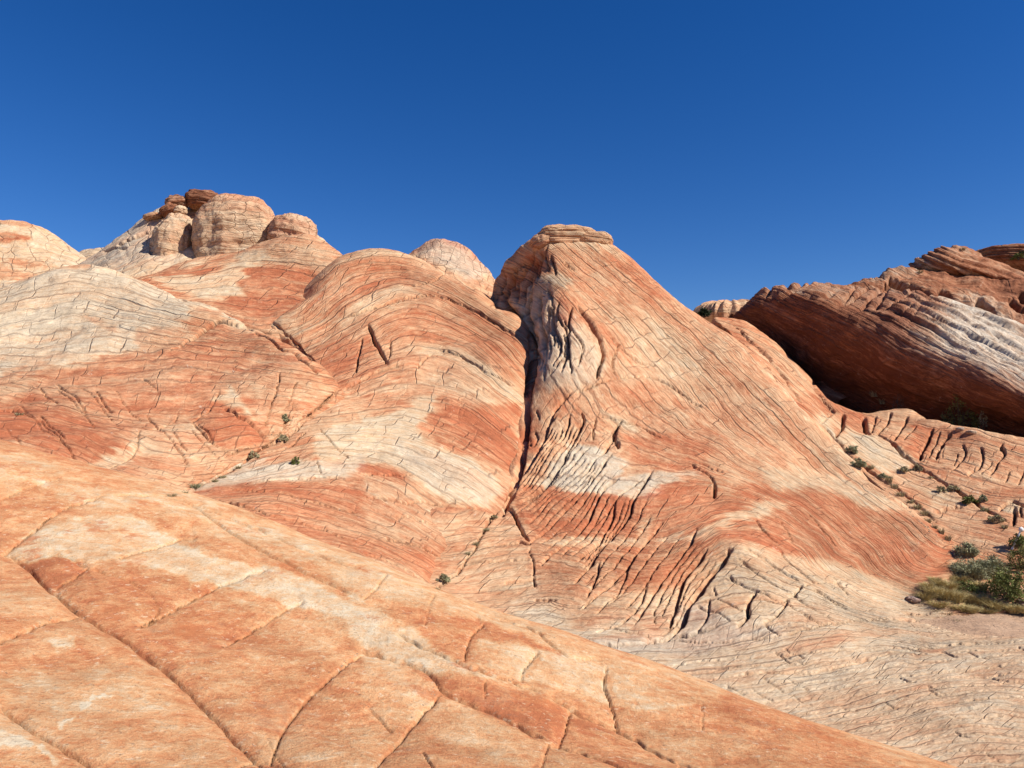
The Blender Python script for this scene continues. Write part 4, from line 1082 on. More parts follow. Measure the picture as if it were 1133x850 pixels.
HT = [(Z(o2, [(0, 310), (60, 290), (140, 400), (230, 400), (330, 400), (470, 480), (540, 540), (430, 560), (330, 570), (150, 440)], S2), 0.80, 2.5), (Z(o2, [(540, 330), (640, 360), (600, 500), (540, 520), (480, 480)], S2), 0.08, 3),
      (Z(o2, [(130, 260), (280, 270), (250, 380), (160, 330)], S2), 0.12, 3), (Z(o2, [(600, 640), (800, 700), (760, 740), (620, 760)], S2), 0.62, 3), (Z(o2, [(640, 560), (1000, 600), (1133, 560), (1133, 640), (760, 650)], S2), 0.42, 4), (Z(o2, [(970, 740), (1050, 730), (1090, 770), (1000, 770)], S2), 0.8, 2.5),
      (Z((740, 250), [(380, 560), (480, 500), (560, 580), (430, 600)]), 0.12, 4), (Z((740, 250), [(130, 300), (220, 300), (300, 400), (240, 380)]), 0.22, 4)]
hill('slab_ridge', 'low ridge of pink ribbed slabs below the overhanging rock on the right', hc, (740, 1275), (18.3, 58), 430, 430,
     [([(780, 352), (850, 375), (930, 455), (1000, 475), (1133, 500)], 0), ([(830, 388), (900, 440), (970, 500), (1050, 525), (1133, 540)], 30), ([(950, 513), (1000, 545), (1060, 570), (1133, 585)], 65), ([(1050, 598), (1133, 620)], 95)],
     (0.9, -0.25), HT, M_hill, HJ, crop=[(768, 330), (1000, 420), (1500, 400), (1500, 800), (1085, 700), (1040, 600), (900, 470), (830, 390)], tone0=0.36, und=(0.22, 0.10), lamA=0.8, warp=3.0)
# ---------------------------------------------------------------- overhanging rock on the right (a swept rock body)
def crom(G, n, axis):
    G = np.moveaxis(G, axis, 0)
    m = G.shape[0]
    u = np.linspace(0, m - 1 - 1e-9, n)
    i = u.astype(int)
    t = (u - i).reshape(-1, *([1] * (G.ndim - 1)))
    p1, p2 = G[i], G[i + 1]
    p0 = np.where((i > 0).reshape(t.shape), G[np.maximum(i - 1, 0)], 2 * p1 - p2)
    p3 = np.where((i + 2 < m).reshape(t.shape), G[np.minimum(i + 2, m - 1)], 2 * p2 - p1)
    R = 0.5 * (2 * p1 + (p2 - p0) * t + (2 * p0 - 5 * p1 + 4 * p2 - p3) * t ** 2 + (3 * p1 - p0 - 3 * p2 + p3) * t ** 3)
    return np.moveaxis(R, 0, axis)


def grid_normals(G):
    du = np.gradient(G, axis=1)
    dv = np.gradient(G, axis=0)
    N = np.cross(du, dv)
    return N / (np.linalg.norm(N, axis=-1, keepdims=True) + 1e-12)


def overhang():
    st = {
        806: [(357, 52.6), (355.5, 52.3), (354.5, 52.3), (354, 52.4), (353.5, 52.6), (353.2, 52.8)],
        822: [(360, 51.3), (353, 50.8), (348, 50.6), (345, 50.8), (343, 51.4), (342.5, 52.0)],
        842: [(376, 49.2), (355, 48.2), (342, 47.8), (333, 48.3), (327, 49.6), (325, 51)],
        865: [(396, 47.4), (370, 46.4), (355, 46.0), (337, 46.3), (321, 47.6), (314, 50)],
        900: [(424, 44.6), (388, 43.4), (365, 43.0), (339, 43.6), (320, 45.2), (312, 48)],
        940: [(446, 42.0), (405, 40.8), (377, 40.4), (351, 41.0), (328, 43.0), (317, 46)],
        990: [(458, 39.4), (415, 38.0), (387, 37.7), (361, 38.6), (338, 41.0), (325, 44.5)],
        1060: [(468, 36.2), (436, 34.8), (410, 34.6), (385, 35.7), (356, 38.8), (336, 42.8)],
        1133: [(482, 33.4), (464, 31.6), (436, 31.2), (408, 33.4), (380, 36.8), (363, 40.4)],
        1210: [(496, 31.2), (482, 29.4), (462, 29.0), (438, 31.2), (412, 34.6), (396, 38.2)],
        1300: [(510, 29.0), (500, 27.4), (486, 27.0), (466, 29.2), (446, 32.5), (432, 36)],
    }
    rows = []
    for px in sorted(st):
        col = [at(px, py, d) for py, d in st[px]]
        f, c = col[0], col[-1]
        low = f + np.array([0.3, 0.3, -3.6 if px > 830 else -0.7])
        bk = c + np.array([1.2, 2.6, -0.7 if px > 830 else -0.2])
        bk2 = c + np.array([2.5, 7.0, -5.0])
        rows.append([low] + col + [bk, bk2])
    G = np.array(rows)                       # stations x section
    NU, NV = 560, 330
    G = crom(crom(G, NU, 0), NV, 1)
    N = grid_normals(G)
    if (N[NU // 2, NV // 2] @ (-G[NU // 2, NV // 2])) < 0:
        N = -N
    U, Vv = np.meshgrid(np.linspace(0, 1, NU), np.linspace(0, 1, NV), indexing='ij')
    P = G.reshape(-1, 3)
    n = N.reshape(-1, 3)
    px, py = see(P[:, 0], P[:, 1], P[:, 2])
    # bedding dips to the right, crossing the rim at the left and running along it at the right
    ms = tps_fit(np.array([q for pl, v in [([(830, 345), (900, 380), (980, 432)], 45), ([(860, 322), (930, 352), (1040, 410), (1133, 455)], 10), ([(900, 312), (960, 335), (1040, 375), (1133, 425)], -18),
                                           ([(960, 318), (1040, 350), (1133, 395)], -40), ([(1040, 332), (1133, 368)], -62), ([(830, 360), (900, 418), (960, 445)], 70), ([(1200, 410), (1200, 411)], -58)] for q in spline(pl, 60)]) / 100,
                 [v for pl, v in [([(830, 345), (900, 380), (980, 432)], 45), ([(860, 322), (930, 352), (1040, 410), (1133, 455)], 10), ([(900, 312), (960, 335), (1040, 375), (1133, 425)], -18),
                                  ([(960, 318), (1040, 350), (1133, 395)], -40), ([(1040, 332), (1133, 368)], -62), ([(830, 360), (900, 418), (960, 445)], 70), ([(1200, 410), (1200, 411)], -58)] for q in spline(pl, 60)], 0.02)
    s = tps_eval(ms, np.c_[px, py] / 100)
    s = np.clip(s, -120, 140)
    t = px * 0.9 + py * 0.43
    unit = P[:, 1] / FOC
    lit = sm(930, 1020, px) * sm(0.40, 0.55, Vv.ravel())
    ledge = fbm(s * 0.10, t * 0.008, octv=3)
    saw = np.mod(s * 0.085 + 0.5 * perlin(s * 0.02, t * 0.006) + 0.25 * perlin(s * 0.1, t * 0.03), 1.0)
    saw2 = np.mod(s * 0.23 + 0.7 * perlin(s * 0.05 + 9, t * 0.012), 1.0)
    h = (unit * (0.25 + 3.8 * lit) * sm(0, 0.85, saw) * (1 - sm(0.9, 1.0, saw)) + unit * (0.3 + 1.8 * lit) * saw2 + 0.25 * fbm(P[:, 0] * 0.3, P[:, 1] * 0.3, P[:, 2] * 0.3, 4) + unit * (0.6 + 0.8 * lit) * ledge + unit * (0.5 + 1.4 * lit) * fbm(s * 0.33, t * 0.011, octv=3)
         + unit * 1.0 * (1 - lit) * fbm(px * 0.05, py * 0.05, octv=4))
    rim = sm(0.5, 0.62, Vv.ravel()) * (1 - sm(980, 1040, px))
    blk = np.abs(perlin(px * 0.045 + py * 0.05, (py - 0.35 * px) * 0.02 + 3))
    h -= unit * rim * 5.0 * np.exp(-(blk / 0.10) ** 2)
    tone = 0.03 + 0.10 * fbm(s * 0.05, t * 0.004, octv=3)  # face starts very dark, its shade put into the tone
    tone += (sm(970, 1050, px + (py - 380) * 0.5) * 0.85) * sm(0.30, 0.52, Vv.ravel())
    tone += 0.34 * sm(0.50, 0.62, Vv.ravel() + 0.05 * fbm(px * 0.03, py * 0.03, octv=3)) * (1 - sm(980, 1050, px))  # lighter tone paints sunlight along the left rim
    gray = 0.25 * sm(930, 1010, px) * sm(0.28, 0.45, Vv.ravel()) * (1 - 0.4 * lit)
    V = P + n * h[:, None]
    me = grid_mesh('overhanging_rock', V, NU, NV, dict(bed=np.c_[s, t, 0 * s], tone=np.clip(tone, 0, 1), gray=np.clip(gray, 0, 1), dirt_shade=0 * s, unit=unit), M_dark)
    o = link(bpy.data.objects.new('overhanging_rock', me))
    tag(o, 'long dark overhanging rock in shade with a pale layered top at the right', 'rock outcrop', kind='structure')
    note(V)


overhang()

# ---------------------------------------------------------------- layered ridge above it
ic = [(925, 320, 50), (945, 316, 50.5), (962, 309, 51.5), (985, 303, 52), (1000, 300, 52.3), (1015, 298, 52.5), (1040, 301, 53), (1070, 303, 53), (1100, 302, 53.5), (1133, 304, 53.5), (1250, 312, 52),
      (960, 326, 48.6), (1000, 322, 49), (1060, 330, 48.2), (1060, 345, 46), (1133, 340, 46.5), (1133, 368, 43), (990, 335, 47), (1250, 380, 41), (1250, 345, 46), (930, 330, 48.5)]
for c in [(925, 320, 50), (962, 309, 51.5), (1000, 300, 52.3), (1040, 301, 53), (1100, 302, 53.5), (1250, 312, 52)]:
    p = at(*c)
    ic += [('w', p[0] * 1.06, p[1] * 1.06, p[2] - 0.2), ('w', p[0] * 1.3, p[1] * 1.3, p[2] - 3)]
o3 = (933, 260)
IJ = []
rr = random.Random(11)
for i in range(46):
    bx = rr.uniform(940, 1250)
    by = 303 + (bx - 940) * 0.10 + rr.uniform(0, 48)
    L = rr.uniform(14, 60)
    IJ.append(([(bx, by), (bx + L * 0.5, by + L * rr.uniform(0.12, 0.3)), (bx + L, by + L * rr.uniform(0.4, 0.6))], rr.uniform(1.3, 2.6), rr.uniform(10, 20), rr.uniform(4, 9)))
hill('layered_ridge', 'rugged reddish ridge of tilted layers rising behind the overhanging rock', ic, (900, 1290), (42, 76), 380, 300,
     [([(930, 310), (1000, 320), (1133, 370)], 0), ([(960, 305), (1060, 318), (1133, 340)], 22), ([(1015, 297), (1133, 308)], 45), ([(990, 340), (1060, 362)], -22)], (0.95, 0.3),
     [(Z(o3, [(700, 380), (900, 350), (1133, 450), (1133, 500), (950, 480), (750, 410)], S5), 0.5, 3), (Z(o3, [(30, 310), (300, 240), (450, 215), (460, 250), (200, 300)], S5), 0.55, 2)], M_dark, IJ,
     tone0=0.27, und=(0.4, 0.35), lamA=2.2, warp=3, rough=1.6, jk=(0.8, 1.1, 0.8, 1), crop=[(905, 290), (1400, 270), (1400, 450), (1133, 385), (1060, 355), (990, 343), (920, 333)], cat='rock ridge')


# ---------------------------------------------------------------- free standing rocks: rounded bodies with bedding
def blob(name, label, cat, px, py, d, rx, ry, rz, mat, tone=0.5, gray=0.0, power=2.6, rot=(0, 0, 0), seed=0, rough=0.10, lam=0.03, nu=150, nv=90, kind=None, top=None, slits=0, group=None, flute=0.0, rest=False):
    th = np.linspace(-math.pi / 2 + 0.02, math.pi / 2 - 0.02, nv)
    ph = np.linspace(0, 2 * math.pi, nu, endpoint=False)
    T, F = np.meshgrid(th, ph, indexing='ij')
    T, F = T.ravel(), F.ravel()
    e = 2.0 / power

    def sp(a):
        return np.sign(a) * np.abs(a) ** e
    D = np.c_[sp(np.cos(T)) * sp(np.cos(F)), sp(np.cos(T)) * sp(np.sin(F)), sp(np.sin(T))]
    sc = np.array([rx, ry, rz])
    P = D * sc
    m = min(rx, ry, rz)
    n = D / np.maximum(np.linalg.norm(D, axis=1), 1e-6)[:, None]
    q = D * 1.1 + seed * 5.3
    r_ = rough * fbm(q[:, 0] * 1.3, q[:, 1] * 1.3, q[:, 2] * 1.3, 4) * m
    zz = P[:, 2] / (d / FOC)
    r_ += lam * m * fbm(zz * 0.16 + seed, F * 0.4 + seed, octv=4)
    if flute:
        r_ += flute * m * np.abs(perlin(F * 5 + seed, np.zeros_like(F) + seed)) * np.cos(T)
    dirt_shade = np.zeros(len(P))
    for i in range(slits):
        z0 = (-0.6 + 1.3 * (i + 0.5) / slits) + 0.12 * perlin(F * 0.6 + i * 4 + seed, F * 0 + i)
        g = np.exp(-((D[:, 2] - z0) / 0.05) ** 2)
        r_ -= 0.10 * m * g
        dirt_shade = np.maximum(dirt_shade, 0.5 * g)
    P = P + n * r_[:, None]
    R = np.array(Matrix.Rotation(rot[2], 3, 'Z') @ Matrix.Rotation(rot[1], 3, 'Y') @ Matrix.Rotation(rot[0], 3, 'X'))
    P = P @ R.T
    base = at(px, py, d)
    if rest:
        base = np.array(ground_at(px, py)) + np.array([0, 0, rz * 0.35])
        d = base[1]
    unit = np.full(len(P), d / FOC)
    w = base + P
    sx, sy = see(w[:, 0], w[:, 1], w[:, 2])
    tn = np.full(len(P), tone)
    if top:
        tn = np.where(D[:, 2] + 0.15 * perlin(q[:, 0] * 2, q[:, 1] * 2, q[:, 2] * 2) > top[0], top[1], tone)
    me = grid_mesh(name, P, nv, nu, dict(bed=np.c_[zz, F * rx / (d / FOC), 0 * zz], tone=np.clip(tn + 0.08 * fbm(q[:, 0], q[:, 1], q[:, 2], 3), 0, 1), gray=np.full(len(P), gray), dirt_shade=dirt_shade, unit=unit), mat, wrap=True)
    # close the two ends
    o = link(bpy.data.objects.new(name, me))
    o.location = base
    tag(o, label, cat, kind=kind, group=group)
    note(w)
    return o


M_knob = rock_mat('knob_sandstone', 'warm', lam=0.8, scales=0.9, cell=(0.13, 0.09), crack=1.0, mott=0.7, iso=0.5)
M_boulder = rock_mat('boulder_sandstone', 'dark', lam=1.0, row=0.2, col=0.06, crack=0.9, mott=0.8, iso=0.8)
blob('rock_knob', 'big rounded cream knob with orange top on the upper left hill', 'rock knob', 263, 272, 63.5, 3.45, 3.0, 4.25, M_knob, 0.62, 0.18, 2.45, (0, 0, 0.2), 1, 0.12, 0.035, 260, 170, 'structure', (0.45, 0.5))
blob('rock_knob', 'smaller brownish rounded knob right of the big cream knob', 'rock knob', 324, 262, 62.5, 2.0, 2.2, 1.85, M_knob, 0.42, 0.25, 2.3, (0, 0.15, 0), 2, 0.17, 0.06, 150, 100, 'structure')
blob('rock_knob', 'pale leaning fin of rock left of the dark gap beside the big knob', 'rock knob', 191, 285, 63.8, 1.75, 2.6, 3.8, M_knob, 0.64, 0.2, 2.25, (0, 0.12, 0.3), 3, 0.18, 0.06, 170, 130, 'structure')
blob('boulder', 'dark red flat boulder topping the upper left hill', 'boulder', 226, 222.5, 68, 1.65, 1.5, 0.85, M_boulder, 0.22, 0.1, 2.8, (0, 0.05, 0.2), 4, 0.22, 0.12, 120, 70, slits=3)
blob('boulder', 'brown layered boulder left of the dark red summit boulder', 'boulder', 195, 224, 67, 0.95, 1.0, 0.62, M_boulder, 0.42, 0.1, 2.4, (0.1, -0.2, 0.5), 5, 0.24, 0.12, 90, 60, slits=2)
blob('boulder', 'orange brown boulder below the layered boulder on the upper left hill', 'boulder', 188, 233, 66.5, 0.85, 0.9, 0.55, M_boulder, 0.32, 0.05, 2.4, (0, -0.5, 0.1), 6, 0.24, 0.1, 90, 60, slits=1)
blob('boulder', 'small tan boulder wedged under the dark red summit boulder', 'boulder', 200, 233, 66, 0.55, 0.6, 0.42, M_knob, 0.7, 0.1, 2.3, (0, 0.2, 0.1), 7, 0.2, 0.08, 70, 50)
blob('boulder', 'low tan boulder lying lowest on the left skyline of the knob hill', 'boulder', 170, 240, 67, 0.85, 0.8, 0.33, M_knob, 0.55, 0.1, 2.4, (0, -0.25, 0.1), 8, 0.2, 0.1, 80, 50)
# capstone on the tall peak: slabs one beside the other
blob('capstone', 'long flat capstone slab lying on the summit of the tall peak', 'capstone', 627, 265, 44.6, 1.75, 1.25, 0.66, M_hill, 0.56, 0.05, 3.6, (0, 0.0, 0.15), 9, 0.20, 0.10, 200, 100, slits=2)
blob('capstone', 'right end capstone with a jutting tip on the summit of the tall peak', 'capstone', 656, 267.5, 44.5, 1.2, 1.1, 0.5, M_hill, 0.50, 0.0, 3.6, (0, 0.16, -0.1), 10, 0.22, 0.08, 160, 80, slits=1)
blob('capstone', 'dark left shoulder capstone on the summit of the tall peak', 'capstone', 600, 269, 44.3, 0.75, 1.0, 0.52, M_hill, 0.42, 0.1, 2.5, (0, -0.35, 0.2), 11, 0.16, 0.1, 110, 70, slits=1)
# rocks on the right skyline
def tilted_rock():
    st = {1013: [(300, 53.6), (299.6, 53.5), (299.2, 53.5), (298.9, 53.6), (298.7, 53.8)], 1019: [(301, 53), (296, 52.6), (291, 52.6), (288, 53), (287, 53.6)], 1031: [(303, 52.5), (295, 51.8), (287, 51.8), (281, 52.5), (279, 53.5)],
          1048: [(305, 52), (297, 51.2), (286, 51.2), (277, 52.2), (273.5, 53.6)], 1068: [(306, 51.8), (299, 51), (290, 51.2), (280, 52.3), (275.5, 54)], 1090: [(308, 51.6), (303, 51), (296, 51.4), (289, 52.6), (286, 54)],
          1112: [(311, 51.4), (307, 51), (303, 51.6), (299, 52.6), (297, 54)], 1136: [(315, 51.2), (313, 51), (311, 51.6), (309, 52.4), (308, 53.4)]}
    rows = []
    for px in sorted(st):
        col = [at(px, py, d) for py, d in st[px]]
        rows.append([col[0] + np.array([0, 0.3, -0.5])] + col + [col[-1] + np.array([0.3, 2.0, -0.3]), col[-1] + np.array([0.5, 3.5, -2.5])])
    NU, NV = 260, 150
    G = crom(crom(np.array(rows), NU, 0), NV, 1)
    N = grid_normals(G)
    if N[NU // 2, NV // 2] @ (-G[NU // 2, NV // 2]) < 0:
        N = -N
    P, n = G.reshape(-1, 3), N.reshape(-1, 3)
    px, py = see(P[:, 0], P[:, 1], P[:, 2])
    s = (py - 290) - (px - 1050) * 0.36
    t = px
    unit = P[:, 1] / FOC
    saw = np.mod(s * 0.16 + 0.5 * perlin(s * 0.03, t * 0.02), 1.0)
    h = unit * (2.6 * sm(0, 0.8, saw) * (1 - sm(0.86, 1, saw)) + 1.2 * fbm(px * 0.09, py * 0.09, octv=4) + 1.0 * fbm(s * 0.4, t * 0.02, octv=3))
    V = P + n * h[:, None]
    tone = 0.36 + 0.1 * fbm(s * 0.2, t * 0.01, octv=2)
    me = grid_mesh('skyline_rock', V, NU, NV, dict(bed=np.c_[s, t, 0 * s], tone=np.clip(tone, 0, 1), gray=0 * s, dirt_shade=0 * s, unit=unit), M_dark)
    o = link(bpy.data.objects.new('skyline_rock', me))
    tag(o, 'large tilted rounded rock on the right skyline with a shaded underside', 'rock outcrop', kind='structure')
    note(V)


tilted_rock()
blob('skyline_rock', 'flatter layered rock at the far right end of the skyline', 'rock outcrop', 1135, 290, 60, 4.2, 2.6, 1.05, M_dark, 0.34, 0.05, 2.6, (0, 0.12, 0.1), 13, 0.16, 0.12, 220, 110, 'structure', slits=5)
blob('far_butte', 'tiny far butte with fluted sides in the notch beside the dark rock', 'butte', 808, 350, 190, 8.6, 7, 3.6, M_white, 0.5, 0.1, 2.6, (0, 0, 0.2), 14, 0.10, 0.05, 240, 60, 'structure', flute=0.5)
# slabs at the foot of the overhang and stones by the shrubs
blob('boulder', 'pale flat stone at the edge of the shade under the big overhang', 'boulder', 1073, 478, 32.0, 0.18, 0.2, 0.08, M_hill, 0.7, 0.5, 2.5, (0, 0.1, 0), 15, 0.2, 0.1, 60, 40, rest=True)
blob('boulder', 'small grey stone beside the pale flat stone under the overhang', 'boulder', 1060, 474, 32.0, 0.14, 0.15, 0.08, M_hill, 0.6, 0.8, 2.4, (0, -0.1, 0.4), 16, 0.2, 0.1, 50, 36, rest=True)
blob('boulder', 'small dark stone at the left tip of the golden grass', 'boulder', 1008, 663, 18.6, 0.16, 0.18, 0.07, M_dark, 0.4, 1.0, 2.3, (0, 0.1, 0.4), 17, 0.25, 0.1, 50, 36, rest=True)
blob('boulder', 'dark stone below the round green shrub at the right edge', 'boulder', 1129, 667, 18.2, 0.13, 0.13, 0.09, M_dark, 0.5, 0.8, 2.3, (0, 0.1, 0.4), 18, 0.25, 0.1, 50, 36, rest=True)

# ---------------------------------------------------------------- plants
P_sage = plain_mat('sage_leaf', (0.21, 0.21, 0.115), (0.38, 0.36, 0.21), 8)
P_green = plain_mat('green_leaf', (0.08, 0.095, 0.025), (0.19, 0.20, 0.06), 5)
P_yell = plain_mat('yellow_green_leaf', (0.11, 0.115, 0.03), (0.22, 0.20, 0.07), 5)
P_dry = plain_mat('dry_grass', (0.36, 0.27, 0.11), (0.56, 0.45, 0.21), 5)
P_brown = plain_mat('brown_tuft', (0.24, 0.20, 0.11), (0.42, 0.35, 0.20), 9)
P_stem = plain_mat('woody_stem', (0.09, 0.065, 0.045), (0.17, 0.13, 0.095), 9)
P_bone = plain_mat('bleached_wood', (0.66, 0.64, 0.60), (0.78, 0.77, 0.74), 20)
P_jun = plain_mat('juniper_leaf', (0.02, 0.03, 0.012), (0.045, 0.06, 0.025), 2)


def blades(rs, n, rad, hgt, w, lean=0.7, droop=0.25):
    """curved tapering blades: three cross-lines each"""
    a = rs.uniform(0, 2 * np.pi, n)
    r = rad * 0.55 * np.sqrt(rs.uniform(0, 1, n))
    b0 = np.c_[r * np.cos(a), r * np.sin(a), -0.03 * hgt * np.ones(n)]
    a2 = a + rs.normal(0, 0.7, n)
    hh = hgt * rs.uniform(0.45, 1.0, n)
    ln = lean * rs.uniform(0.1, 1.0, n) * rad
    dirv = np.c_[np.cos(a2), np.sin(a2), np.zeros(n)]
    mid = b0 + dirv * (ln * 0.4)[:, None] + np.c_[0 * hh, 0 * hh, hh * 0.6]
    tip = b0 + dirv * ln[:, None] * (1 + droop) + np.c_[0 * hh, 0 * hh, hh * (1 - droop * rs.uniform(0, 1, n))]
    az = rs.uniform(0, np.pi, n)
    side = np.c_[np.cos(az), np.sin(az), 0 * az] * (w / 2)
    V = np.stack([b0 - side, b0 + side, mid - side * 0.8, mid + side * 0.8, tip - side * 0.15, tip + side * 0.15], 1).reshape(-1, 3)
    i = np.arange(n)[:, None] * 6
    Q = np.concatenate([i + np.array([[0, 1, 3, 2]]), i + np.array([[2, 3, 5, 4]])])
    return V, Q


def leaves(rs, n, C, spread, size):
    c = C[rs.randint(0, len(C), n)]
    p = c + rs.normal(0, 1, (n, 3)) * spread
    u = rs.normal(size=(n, 3))
    u /= np.linalg.norm(u, axis=1)[:, None]
    v = np.cross(u, rs.normal(size=(n, 3)))
    v /= np.linalg.norm(v, axis=1)[:, None]
    s = size * rs.uniform(0.6, 1.3, n)[:, None]
    V = np.stack([p - u * s, p - v * s * 0.4, p + u * s, p + v * s * 0.4], 1).reshape(-1, 3)
    V[:, 2] = np.maximum(V[:, 2], 0.0)
    Q = np.arange(n * 4).reshape(n, 4)
    return V, Q


def stems(rs, C, w):
    V, Q = [], []
    for i, c in enumerate(C):
        b = np.array([c[0] * 0.12, c[1] * 0.12, -0.04])
        m = b * 0.4 + c * 0.6 + rs.normal(0, 0.06, 3) * np.linalg.norm(c)
        k = len(V)
        for p, ww in ((b, w), (m, w * 0.7), (c, w * 0.3)):
            for a in range(3):
                V.append(p + ww * np.array([math.cos(a * 2.094), math.sin(a * 2.094), 0]))
        for j in (0, 3):
            for a in range(3):
                Q.append([k + j + a, k + j + (a + 1) % 3, k + j + 3 + (a + 1) % 3, k + j + 3 + a])
    return np.array(V), np.array(Q)


def put(o, px, py, sink=0.03):
    p = ground_at(px, py)
    o.location = (p[0], p[1], p[2] - sink)
    return p


_seed = [100]


def tuft(px, py, wpx, hpx, mat, label, group=None, n=150, name='grass_tuft', cat='grass tuft', lean=0.9, w=None):
    _seed[0] += 1
    rs = np.random.RandomState(_seed[0])
    p = ground_at(px, py)
    u = p[1] / FOC
    V, Q = blades(rs, n, wpx * u * 0.55, hpx * u, w or max(0.006, 0.55 * u), lean)
    me = raw_mesh(name, V, Q, {}, mat, False)
    o = link(bpy.data.objects.new(name, me))
    put(o, px, py)
    o.rotation_euler.z = rs.uniform(0, 6)
    return tag(o, label, cat, group)


def shrub(px, py, wpx, hpx, mat, label, name='shrub', cat='shrub', n=1500, nc=34, leaf=0.9, dense=0.12, group=None, twigs=True, flat=1.0, spiky=0, at_pt=None):
    _seed[0] += 1
    rs = np.random.RandomState(_seed[0])
    p = at_pt if at_pt is not None else ground_at(px, py)
    u = p[1] / FOC
    W, H = wpx * u / 2, hpx * u
    a = rs.uniform(0, 2 * np.pi, nc)
    el = np.arcsin(rs.uniform(0.02, 1, nc))
    rr_ = rs.uniform(0.55, 1.0, nc)
    C = np.c_[np.cos(a) * np.cos(el) * W * rr_, np.sin(a) * np.cos(el) * W * rr_, np.sin(el) * H * rr_ * 0.95 + 0.06 * H]
    root = link(bpy.data.objects.new(name, None))
    root.empty_display_size = 0.1
    root.location = (p[0], p[1], p[2] - 0.02)
    tag(root, label, cat, group)
    V, Q = leaves(rs, n, C, np.array([W, W, H * 0.8]) * dense, leaf * u * 1.5)
    if spiky:
        V2, Q2 = blades(rs, spiky, W, H, 0.5 * u, 1.0)
        Q = np.concatenate([Q, Q2 + len(V)])
        V = np.concatenate([V, V2])
    link(bpy.data.objects.new('foliage', raw_mesh('foliage', V, Q, {}, mat, False)), root)
    V, Q = stems(rs, C, 0.35 * u)
    link(bpy.data.objects.new('stems', raw_mesh('stems', V, Q, {}, P_stem, False)), root)
    return root


G1 = 'small plants in the crack between the central peak and the slab ridge'
L1 = 'tiny dark tuft in the string along the crack beside the slab ridge'
for i, (x, y) in enumerate([(966, 516), (984, 531), (991, 538), (998, 546), (1006, 554), (1013, 561), (1021, 568), (1028, 575), (1036, 582), (1043, 588), (1050, 595)]):
    tuft(x, y, 8 + (i * 5) % 4, 6 + (i * 3) % 4, P_brown, L1, G1, 90)
shrub(940, 499, 13, 9, P_sage, 'grey green shrub highest in the crack right of the central peak', n=700, nc=20)
shrub(952, 514, 17, 9, P_sage, 'wider grey green shrub just below the highest one in the crack', n=900, nc=24)
shrub(978, 527, 13, 5, P_sage, 'flat grey green shrub under the two upper ones in the crack', n=500, nc=18)
shrub(1000, 519, 14, 5, P_brown, 'low brown shrub on the pale ledge of the slab ridge', n=500, nc=18)
shrub(1015, 518, 11, 6, P_brown, 'taller brown shrub at the right end of the pale ledge on the slab ridge', n=450, nc=16)
tuft(1029, 527, 7, 4, P_brown, 'tiny tuft by itself between the pale ledge and the brown shrubs below it', None, 80)
shrub(1041, 541, 11, 5, P_brown, 'small dark shrub at the left of the pair in the slab ridge groove', n=420, nc=16)
shrub(1055, 540, 12, 6, P_brown, 'small brown shrub at the right of the pair in the slab ridge groove', n=420, nc=16)
shrub(1072, 554, 17, 9, P_green, 'dark round shrub in the middle of the slab ridge groove', n=900, nc=24)
shrub(1086, 552, 10, 7, P_sage, 'pale grey shrub touching the dark round shrub in the groove', n=420, nc=16)
tuft(1092, 563, 10, 6, P_sage, 'sage tuft below the pale grey shrub in the groove', None, 120)
shrub(1103, 575, 17, 9, P_brown, 'brown green shrub low in the groove beside the arched stone', n=700, nc=22)
tuft(1112, 582, 8, 6, P_brown, 'tuft at the lower end of the slab ridge groove', None, 110)
# thicket on the sand
shrub(1072, 612, 24, 13, P_sage, 'grey shrub at the back left of the thicket on the sand', n=1300, nc=34, spiky=200)
shrub(1074, 636, 42, 20, P_sage, 'wide blue grey brush in the middle of the thicket on the sand', n=2200, nc=48, spiky=700)
shrub(1098, 630, 30, 18, P_sage, 'upright blue grey brush left of the bleached stalk', n=1600, nc=36, spiky=600)
shrub(1112, 660, 46, 30, P_green, 'round dark green shrub at the right front of the thicket', n=3600, nc=60, leaf=1.0)
shrub(1066, 652, 30, 13, P_green, 'low dark green shrub in front of the blue grey brush', n=1500, nc=36)
shrub(1126, 628, 26, 24, P_yell, 'olive shrub at the right frame edge behind the round dark green shrub', n=1500, nc=34)
shrub(1128, 605, 22, 16, P_green, 'shaded green shrub behind the bleached stalk', n=900, nc=26)
GG = 'golden grass clumps in front of the thicket'
for i, (x, y, w_, h_) in enumerate([(1022, 660, 18, 10), (1034, 657, 22, 14), (1046, 660, 22, 15), (1058, 662, 22, 15), (1070, 664, 22, 14), (1082, 666, 22, 13), (1040, 668, 24, 9), (1060, 672, 24, 8), (1084, 650, 20, 12), (1094, 668, 20, 10), (1028, 650, 14, 9), (1052, 650, 20, 14), (1040, 646, 16, 10), (1074, 674, 22, 9), (1058, 642, 18, 10), (1104, 672, 22, 11), (1118, 674, 22, 11), (1130, 678, 20, 10), (1090, 676, 20, 9), (1062, 640, 16, 9), (1036, 642, 14, 8)]):
    tuft(x, y, w_, h_, P_dry, 'clump of golden dry grass in front of the green and grey thicket', GG, 420)
for i, (x, y) in enumerate([(1046, 676), (1072, 679), (1096, 680), (1062, 684), (1034, 672)]):
    tuft(x, y, 14, 4, P_brown, 'sparse brown sprig on the sand below the golden grass', 'sprigs on the sand', 40)
